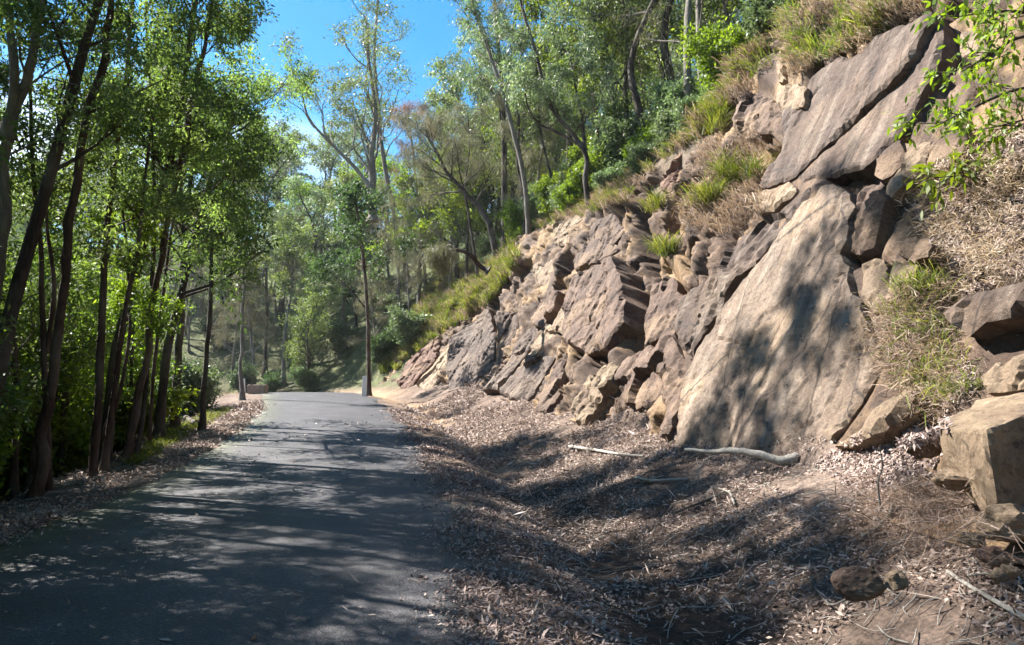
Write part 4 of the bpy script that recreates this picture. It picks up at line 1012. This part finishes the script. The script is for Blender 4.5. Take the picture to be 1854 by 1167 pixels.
def tuft(label, px, py, mat, size, n=420, h=.5, **k):
    rs_ = []
    for _ in range(9):
        p, nn_ = HIT(px + R.gauss(0, size * .3), py + R.gauss(0, size * .2) + size * .25)
        if p: rs_.append(p)
    p0, _ = HIT(px, py + size * .25)
    rs_ = [p for p in rs_ if p0 and (p - p0).length < 2.0]
    if rs_: grass('grass_tuft', label, rs_, mat, h, .009 * max(1, p0.y / 12), n // 9, kind=None, cat='grass tuft', **k)
tuft('bright green tuft of grass at the top edge of the upper slab', 1560, 45, 'ggrass', 70, 1000, .36)
tuft('bright green tuft hanging left of the narrow upright stone', 1470, 92, 'ggrass', 50, 600, .4)
tuft('long green tuft on the ledge below the rusty brown face', 1325, 310, 'ggrass', 60, 900, .6)
tuft('green tuft just below the long ledge tuft', 1285, 362, 'ggrass', 40, 600, .5)
tuft('fresh green tuft growing in the dark cleft', 1203, 455, 'ggrass', 30, 450, .5)
tuft('olive tuft beside the rusty brown face', 1300, 200, 'ggrass', 60, 800, .6)
tuft('green tuft over the reddish fractured face', 1185, 365, 'ggrass', 40, 500, .45)
tuft('vivid tuft on the slope above the smooth purplish face', 848, 545, 'ggrass', 50, 700, .8)
tuft('green grass clump in a hollow of the litter slope at the right', 1690, 680, 'ggrass', 42, 330, .22)
tuft('small green clump beneath the dark hollow on the litter slope', 1670, 515, 'ggrass', 45, 350, .3)
tuft('yellowish grass clump above the white guide post', 705, 655, 'ggrass', 40, 500, .6)
def area(poly, n, up_=0):
    out = []
    for _ in range(n):
        p, nn_ = HIT(*in_poly(poly))
        if p and p.y < 70: out.append(p)
    return out
slopeL = [(690,670),(700,610),(790,505),(850,470),(930,440),(940,480),(890,545),(830,590),(790,610),(740,650)]
brow = [(930,400),(1050,360),(1120,270),(1230,180),(1380,60),(1395,110),(1340,180),(1270,250),(1190,300),(1130,370),(1060,390),(960,420)]
brow2 = [(1390,0),(1700,-10),(1690,20),(1600,60),(1540,95),(1480,120),(1440,140),(1400,70)]
ledge = [(1270,260),(1390,240),(1370,330),(1390,380),(1320,430),(1230,400),(1250,340)]
rslope = [(1690,300),(1860,220),(1860,500),(1800,520),(1720,540),(1680,430),(1650,380)]
rslope2 = [(1600,560),(1690,490),(1720,600),(1770,700),(1700,760),(1640,700),(1605,640)]
grass('green_grass', 'yellow green grass covering the slope at the far end of the cutting', area(slopeL, 1100), 'ggrass', .5, .022, 26)
grass('dry_grass', 'straw coloured grass mixed into the slope at the far end of the cutting', area(slopeL, 600), 'dgrass', .55, .02, 22)
grass('dry_grass', 'dry brown grass along the brow of the cutting under the trees', area(brow, 520), 'dgrass', .36, .014, 26, bias=(-.3, 0, 0))
grass('green_grass', 'green grass along the brow of the cutting under the trees', area(brow, 420), 'ggrass', .38, .014, 26, bias=(-.3, 0, 0))
grass('dry_grass', 'dry grass hanging over the top edge of the upper slab', area(brow2, 170), 'dgrass', .22, .010, 36, bias=(-.5, -.1, -.2))
grass('green_grass', 'green grass among the dry grass above the upper slab', area(brow2, 60), 'ggrass', .32, .010, 36, bias=(-.3, 0, 0))
grass('dry_grass', 'pinkish dry grass on the ledges left of the big slabs', area(ledge, 380), 'dgrass', .22, .011, 15, bias=(-.4, 0, -.1))
grass('dry_grass', 'tangled dead grass matted over the slope at the right edge', area(rslope, 330), 'dgrass', .12, .006, 22, lean=1.2, bias=(-.4, -.1, -.5), spreadr=.14)
grass('dry_grass', 'dead grass in the gully between the slab and the right ledges', area(rslope2, 300), 'dgrass', .14, .006, 26, lean=1.1, bias=(-.4, -.1, -.4), spreadr=.13)
grass('green_grass', 'thin green grass in the gully between the slab and the right ledges', area(rslope2, 60), 'ggrass', .24, .007, 26, lean=.6)
grass('dry_grass', 'dry hay like grass strewn in front of the square boulder', area([(1560,860),(1760,870),(1790,960),(1740,1010),(1540,960)], 150), 'dgrass', .20, .005, 16, lean=1.4, bias=(-.8, -.1, -.9), spreadr=.14)
grass('green_grass', 'low green grass along the left verge', area([(250,840),(330,790),(420,745),(400,740),(320,775),(230,845)], 200), 'ggrass', .20, .012, 24, lean=.6)

# leaf litter
def gpt(s, u):
    x, y, t = s_at(s); return x + u * np.cos(t), y + u * np.sin(t)
def litter(name, label, n, srange, dens_u, size, mat='litter', seed=1, lift=.012, thin=.6, wr=.36):
    rg = np.random.default_rng(seed); s = srange[0] + (srange[1] - srange[0]) * rg.power(.75, n)
    u = dens_u(rg, n, s); x, y = gpt(s, u); z, _, u2 = ground_h(x, y); ok = (y > 1.3) & (abs(x) < .8 * y + 3)
    dens = fbm(np.stack([x * .9, y * .9, x * 0], -1), 3, 44); ok &= rg.uniform(-.9, .5, n) < dens * 1.7 + .25; ok &= rg.random(n) > thin * np.exp(-((u2 - 3.9) / .9) ** 2) * (1 - sm(10, 14, s))
    x, y, z, s, u2 = x[ok], y[ok], z[ok], s[ok], u2[ok]; m = len(x); far_ = 1 + np.maximum(y - 10, 0) * .055
    onroad = abs(u2) < RW; z = np.where(onroad, z_road(s) + .035 * (1 - (abs(u2) / RW) ** 1.6) + .008, z)
    A = rg.normal(0, 1, (m, 3)) * np.array([1, 1, .45]); A = unit(A)
    Nn = rg.normal(0, .45, (m, 3)) + np.array([0, 0, 1.])
    Pn = np.stack([x, y, z + lift + rg.uniform(0, .03, m) * np.where(onroad, .2, 1)], -1)
    V, F = leaves(Pn, A, Nn, size * rg.lognormal(-.25, .5, m).clip(.3, 2.6) * far_, size * wr * rg.lognormal(-.1, .35, m).clip(.4, 2) * far_)
    cl = fbm(Pn * 1.2, 2, 3)
    me = mesh_np(name, V, [F], M[mat], np.clip(rg.beta(1.6, 2.2, m) + cl * .15, 0, 1)); return tag(link(name, me), label, 'leaf litter', kind='stuff')
litter('leaf_litter', 'thick brown leaf litter piled between the ditch and the rock cutting', 170000, (2, 30), lambda g, n, s: g.uniform(3.0, 7.2, n), .052, seed=2)
litter('leaf_litter', 'scattered leaves and bark along the right shoulder', 42000, (2, 26), lambda g, n, s: RW + abs(g.normal(0, .6, n)) - .12 - g.exponential(.12, n), .05, seed=3)
litter('leaf_litter', 'leaf litter strip along the left verge', 52000, (4, 30), lambda g, n, s: -RW - abs(g.normal(0, .8, n)) - .02 + g.exponential(.09, n), .055, seed=4)
litter('leaf_litter', 'leaf litter on the bank below the left trunks', 26000, (5, 28), lambda g, n, s: -g.uniform(3.5, 9, n), .08, seed=5)
litter('bark_strips', 'long curled strips of fallen bark mixed through the litter on the right', 1500, (2.3, 16), lambda g, n, s: g.uniform(2.6, 6.8, n), .20, seed=16, thin=.2, wr=.10)
litter('fallen_leaves', 'single fallen leaves scattered on the asphalt', 1100, (2.5, 22), lambda g, n, s: g.uniform(-2.2, 2.25, n), .065, seed=6, lift=.006)
# litter on the gentler rock ledges at the right
rg = np.random.default_rng(77); pts = []; nrm = []
for poly, n in ((rslope, 9000), (rslope2, 6000), ([(1470,840),(1600,760),(1700,700),(1720,780),(1690,860),(1560,900)], 4500)):
    for _ in range(n):
        p, nn_ = HIT(*in_poly(poly))
        if p and nn_ and abs(nn_.z) > .3: pts.append(tuple(p)); nrm.append(tuple(nn_))
pts = np.array(pts); nrm = np.array(nrm); nrm *= np.sign(nrm[:, 2:3] + 1e-6); m = len(pts)
A = unit(np.cross(nrm, rg.normal(0, 1, (m, 3))) + rg.normal(0, .3, (m, 3)))
V, F = leaves(pts + nrm * .02, A, nrm + rg.normal(0, .5, (m, 3)), .055 * rg.uniform(.5, 1.4, m), .02 * rg.uniform(.6, 1.4, m))
tag(link('leaf_litter', mesh_np('leaf_litter', V, [F], M['litter'], rg.uniform(0, 1, m))), 'dead leaves caught on the ledges and gullies at the right', 'leaf litter', kind='stuff')

# twig debris as one mass, single sticks as things
rg = np.random.default_rng(5); paths = []
for _ in range(1500):
    s = 2.5 + 16 * rg.random() ** 1.4; u = rg.uniform(2.6, 7.0) if rg.random() < .8 else rg.uniform(-4.5, -2.5); x, y = gpt(s, u); z = gh(x, y)
    a = rg.uniform(0, 6.28); l = rg.uniform(.08, .38); n = 5; t = np.linspace(-.5, .5, n); bend = rg.normal(0, .12)
    px_ = x + np.cos(a) * t * l - np.sin(a) * bend * l * (t * t) * 4; py_ = y + np.sin(a) * t * l + np.cos(a) * bend * l * t * t * 4
    pz_ = ground_h(px_, py_)[0] + .02 + t * rg.normal(0, .12) * l + .01
    paths.append((np.stack([px_, py_, pz_], -1), np.full(n, rg.uniform(.0018, .005))))
V, F = tubes(paths, 4); tag(link('twig_litter', mesh_np('twig_litter', V, [F], M['bark_pale'], smooth=True)), 'thin pale twigs scattered all over the leaf litter', 'twigs', kind='stuff')

def stick(label, pix, r0, r1, mat='bark_pale', name='stick', cat='stick', lift=.03, twigs=(), dep=None, sides=10):
    pts = []
    for k, (x, y) in enumerate(pix):
        h = G(x, y) if dep is None else P(x, y, dep[k] if isinstance(dep, (list, tuple)) else dep)
        if h is None: h = P(x, y, 9)
        pts.append(h + Vector((0, 0, lift + (r0 if dep is None else 0))))
    pp = smooth_path(pts, len(pts) * 7); pp = pp + rg.normal(0, r0 * .04, pp.shape)
    rad = np.linspace(r0, r1, len(pp)) * (1 + .08 * fbm(pp * 3, 3, 3)); rad[0] *= .7; 
    pa = [(pp, rad)]
    cap = [(np.array([pp[0], pp[0] + (pp[0] - pp[1]) * .05]), np.array([rad[0], rad[0] * .05]))]
    V, F = tubes(pa + cap, sides); c = pp[len(pp) // 2]
    root = link(name, mesh_np(name, V - c, [F], M[mat], smooth=True), loc=tuple(c)); tag(root, label, cat)
    for tw in twigs:
        q = []
        for k, (x, y) in enumerate(tw):
            yy = HIT(x, y)[0]; b_ = pp[np.argmin([(P(x, y, w[1]) - Vector(w)).length for w in pp])]
            q.append(P(x, y, b_[1] - .02 * k))
        qq = smooth_path(q, len(q) * 5); V, F = tubes([(qq, np.linspace(.009, .003, len(qq)))], 5)
        link('twig', mesh_np('twig', V - c, [F], M[mat], smooth=True), root)
    return root
stick('long pale weathered log lying at the foot of the huge tan slab', [(1446, 832), (1412, 838), (1370, 826), (1325, 820), (1288, 822), (1240, 818)], .062, .022, name='fallen_log', cat='log', dep=[8.7, 8.75, 8.9, 9.1, 9.3, 9.5],
      twigs=[[(1290, 824), (1270, 845), (1258, 870), (1240, 885)], [(1275, 838), (1262, 850), (1250, 850)], [(1300, 822), (1270, 838), (1262, 880)], [(1310, 810), (1345, 838)]])
stick('straight white stick lying on the litter left of the long pale log', [(1030, 813), (1075, 820), (1120, 828), (1165, 832)], .032, .016, name='fallen_branch', cat='branch')
stick('pale forked stick lying in the ditch below the long log', [(1150, 870), (1175, 876), (1215, 875), (1246, 874)], .022, .012, twigs=[[(1165, 875), (1150, 866), (1140, 862)]])
stick('thick twisted dead root lying in the sunlit litter', [(1560, 985), (1590, 965), (1612, 940), (1616, 918)], .024, .012, mat='bark_grey')
stick('long thin stick leaning out of the litter in front of the cobbles', [(1715, 1045), (1760, 1075), (1810, 1105), (1870, 1140)], .012, .016)
stick('bent grey twig sticking up in the shaded litter', [(1468, 1052), (1480, 1078), (1505, 1105), (1540, 1092)], .012, .006, mat='bark_grey')
stick('curved thin branch resting below the hay like grass', [(1755, 1052), (1790, 1050), (1830, 1062), (1860, 1085)], .010, .007)
stick('short upright dead stem standing in the litter near the hay', [(1594, 922), (1590, 880), (1598, 850), (1593, 815)], .008, .005, mat='bark_grey', dep=[6.1, 6.1, 6.1, 6.1])
stick('dark curved stick crossing the litter below the slab', [(1220, 935), (1260, 920), (1300, 905), (1345, 893)], .015, .008, mat='bark_dark')
stick('pale curled strip of bark among the twigs in the ditch', [(1330, 920), (1322, 900), (1310, 893), (1300, 890)], .013, .007, mat='bark_pale')
stick('dark log lying on the left verge behind the cut stump', [(318, 752), (336, 762), (350, 772), (370, 770)], .10, .07, mat='bark_dark', name='fallen_log', cat='log')

# the cut stump
sb = G(306, 770); k = sb.y / F0
bm = bmesh.new(); n = 24; rings = []
for j, (z, r) in enumerate([(-.15, .24), (0, .21), (.15, .175), (.35, .165), (.52, .16), (.58, .155)]):
    ring = []
    for i in range(n):
        a = i / n * 6.283; rr = r * (1 + .12 * mnoise.noise(Vector((math.cos(a) * 2, math.sin(a) * 2, z * 3))) + .06 * math.sin(a * 5) * (1 if z < .1 else .3))
        ring.append(bm.verts.new((math.cos(a) * rr - z * .12, math.sin(a) * rr, z + (.05 * math.cos(a) if j == 5 else 0))))
    rings.append(ring)
for a, b in zip(rings, rings[1:]):
    for i in range(n): bm.faces.new((a[i], a[(i + 1) % n], b[(i + 1) % n], b[i]))
me = bpy.data.meshes.new('bark'); top = [v.co.copy() for v in rings[-1]]; bm.to_mesh(me); bm.free(); me.materials.append(M['bark_grey'])
root = empty('tree_stump', sb, 'short cut tree stump on the left verge beside the third clump of trunks', 'stump'); link('bark', me, root)
bm = bmesh.new(); bm.faces.new([bm.verts.new(v * 1.0) for v in top]); me = bpy.data.meshes.new('cut_face'); bm.to_mesh(me); bm.free(); me.materials.append(M['cutwood']); link('cut_face', me, root)

# guide posts
def post(label, base, h, w, tilt=0):
    bm = bmesh.new(); bmesh.ops.create_cube(bm, size=1); bmesh.ops.scale(bm, vec=(w, .035, h + .2), verts=bm.verts); bmesh.ops.translate(bm, vec=(0, 0, h / 2 - .1), verts=bm.verts)
    for v in bm.verts:
        if v.co.z > 0: v.co.x *= .92; v.co.z += .03 * (v.co.x / w)
    bmesh.ops.bevel(bm, geom=bm.edges[:], offset=.008, segments=2, affect='EDGES')
    me = bpy.data.meshes.new('guide_post'); bm.to_mesh(me); bm.free(); me.materials.append(M['white_paint']); o = tag(link('guide_post', me, loc=base), label, 'post'); o.rotation_euler = (0, tilt, math.radians(16))
gp = atY(661, 32.8, 0)
post('white guide post on the right shoulder at the crest of the road', gp, .95, .22, .03)
gp = atY(446, 33.0, 0)
post('small white marker post on the left verge beside the stone block', gp, .80, .11, -.04)
# low stone block
b = atY(470, 35, 0); root = None
bm = bmesh.new(); bmesh.ops.create_cube(bm, size=1); bmesh.ops.scale(bm, vec=(.85, .5, .42), verts=bm.verts)
bmesh.ops.bevel(bm, geom=bm.edges[:], offset=.03, segments=2, affect='EDGES'); bmesh.ops.subdivide_edges(bm, edges=bm.edges[:], cuts=4, use_grid_fill=True)
for v in bm.verts: v.co += Vector((mnoise.noise(v.co * 5), mnoise.noise(v.co * 5 + Vector((9, 0, 0))), mnoise.noise(v.co * 5 + Vector((0, 9, 0))))) * .022
me = bpy.data.meshes.new('stone_block'); bm.to_mesh(me); bm.free(); me.materials.append(M['block'])
tag(link('stone_block', me, loc=b + Vector((0, 0, .2))), 'low rectangular stone block at the left end of the road crest', 'block')
print('FACES', sum(len(m.polygons) for m in bpy.data.meshes), 'objs', len(bpy.data.objects))

# ---------------------------------------------------------------- the hazy air
m = bpy.data.materials.new('hazy_air'); m.use_nodes = True; nt = m.node_tree; nt.nodes.clear()
vo = nt.nodes.new('ShaderNodeVolumePrincipled'); vo.inputs['Color'].default_value = (.86, .92, 1.0, 1); vo.inputs['Density'].default_value = .0003; vo.inputs['Anisotropy'].default_value = .45
o_ = nt.nodes.new('ShaderNodeOutputMaterial'); nt.links.new(vo.outputs[0], o_.inputs['Volume'])
zlo = float(GZ.min()) - 1.5; zhi = max(60.0, float(GZ.max()) + 1.5)
bm = bmesh.new(); bmesh.ops.create_cube(bm, size=1)
sxx, syy = 1100.0, 1300.0
for v in bm.verts: v.co = Vector((v.co.x * sxx, v.co.y * syy + 300, zlo if v.co.z < 0 else zhi))
me = bpy.data.meshes.new('haze'); bm.to_mesh(me); bm.free(); me.materials.append(m)
tag(link('haze', me), kind='stuff')
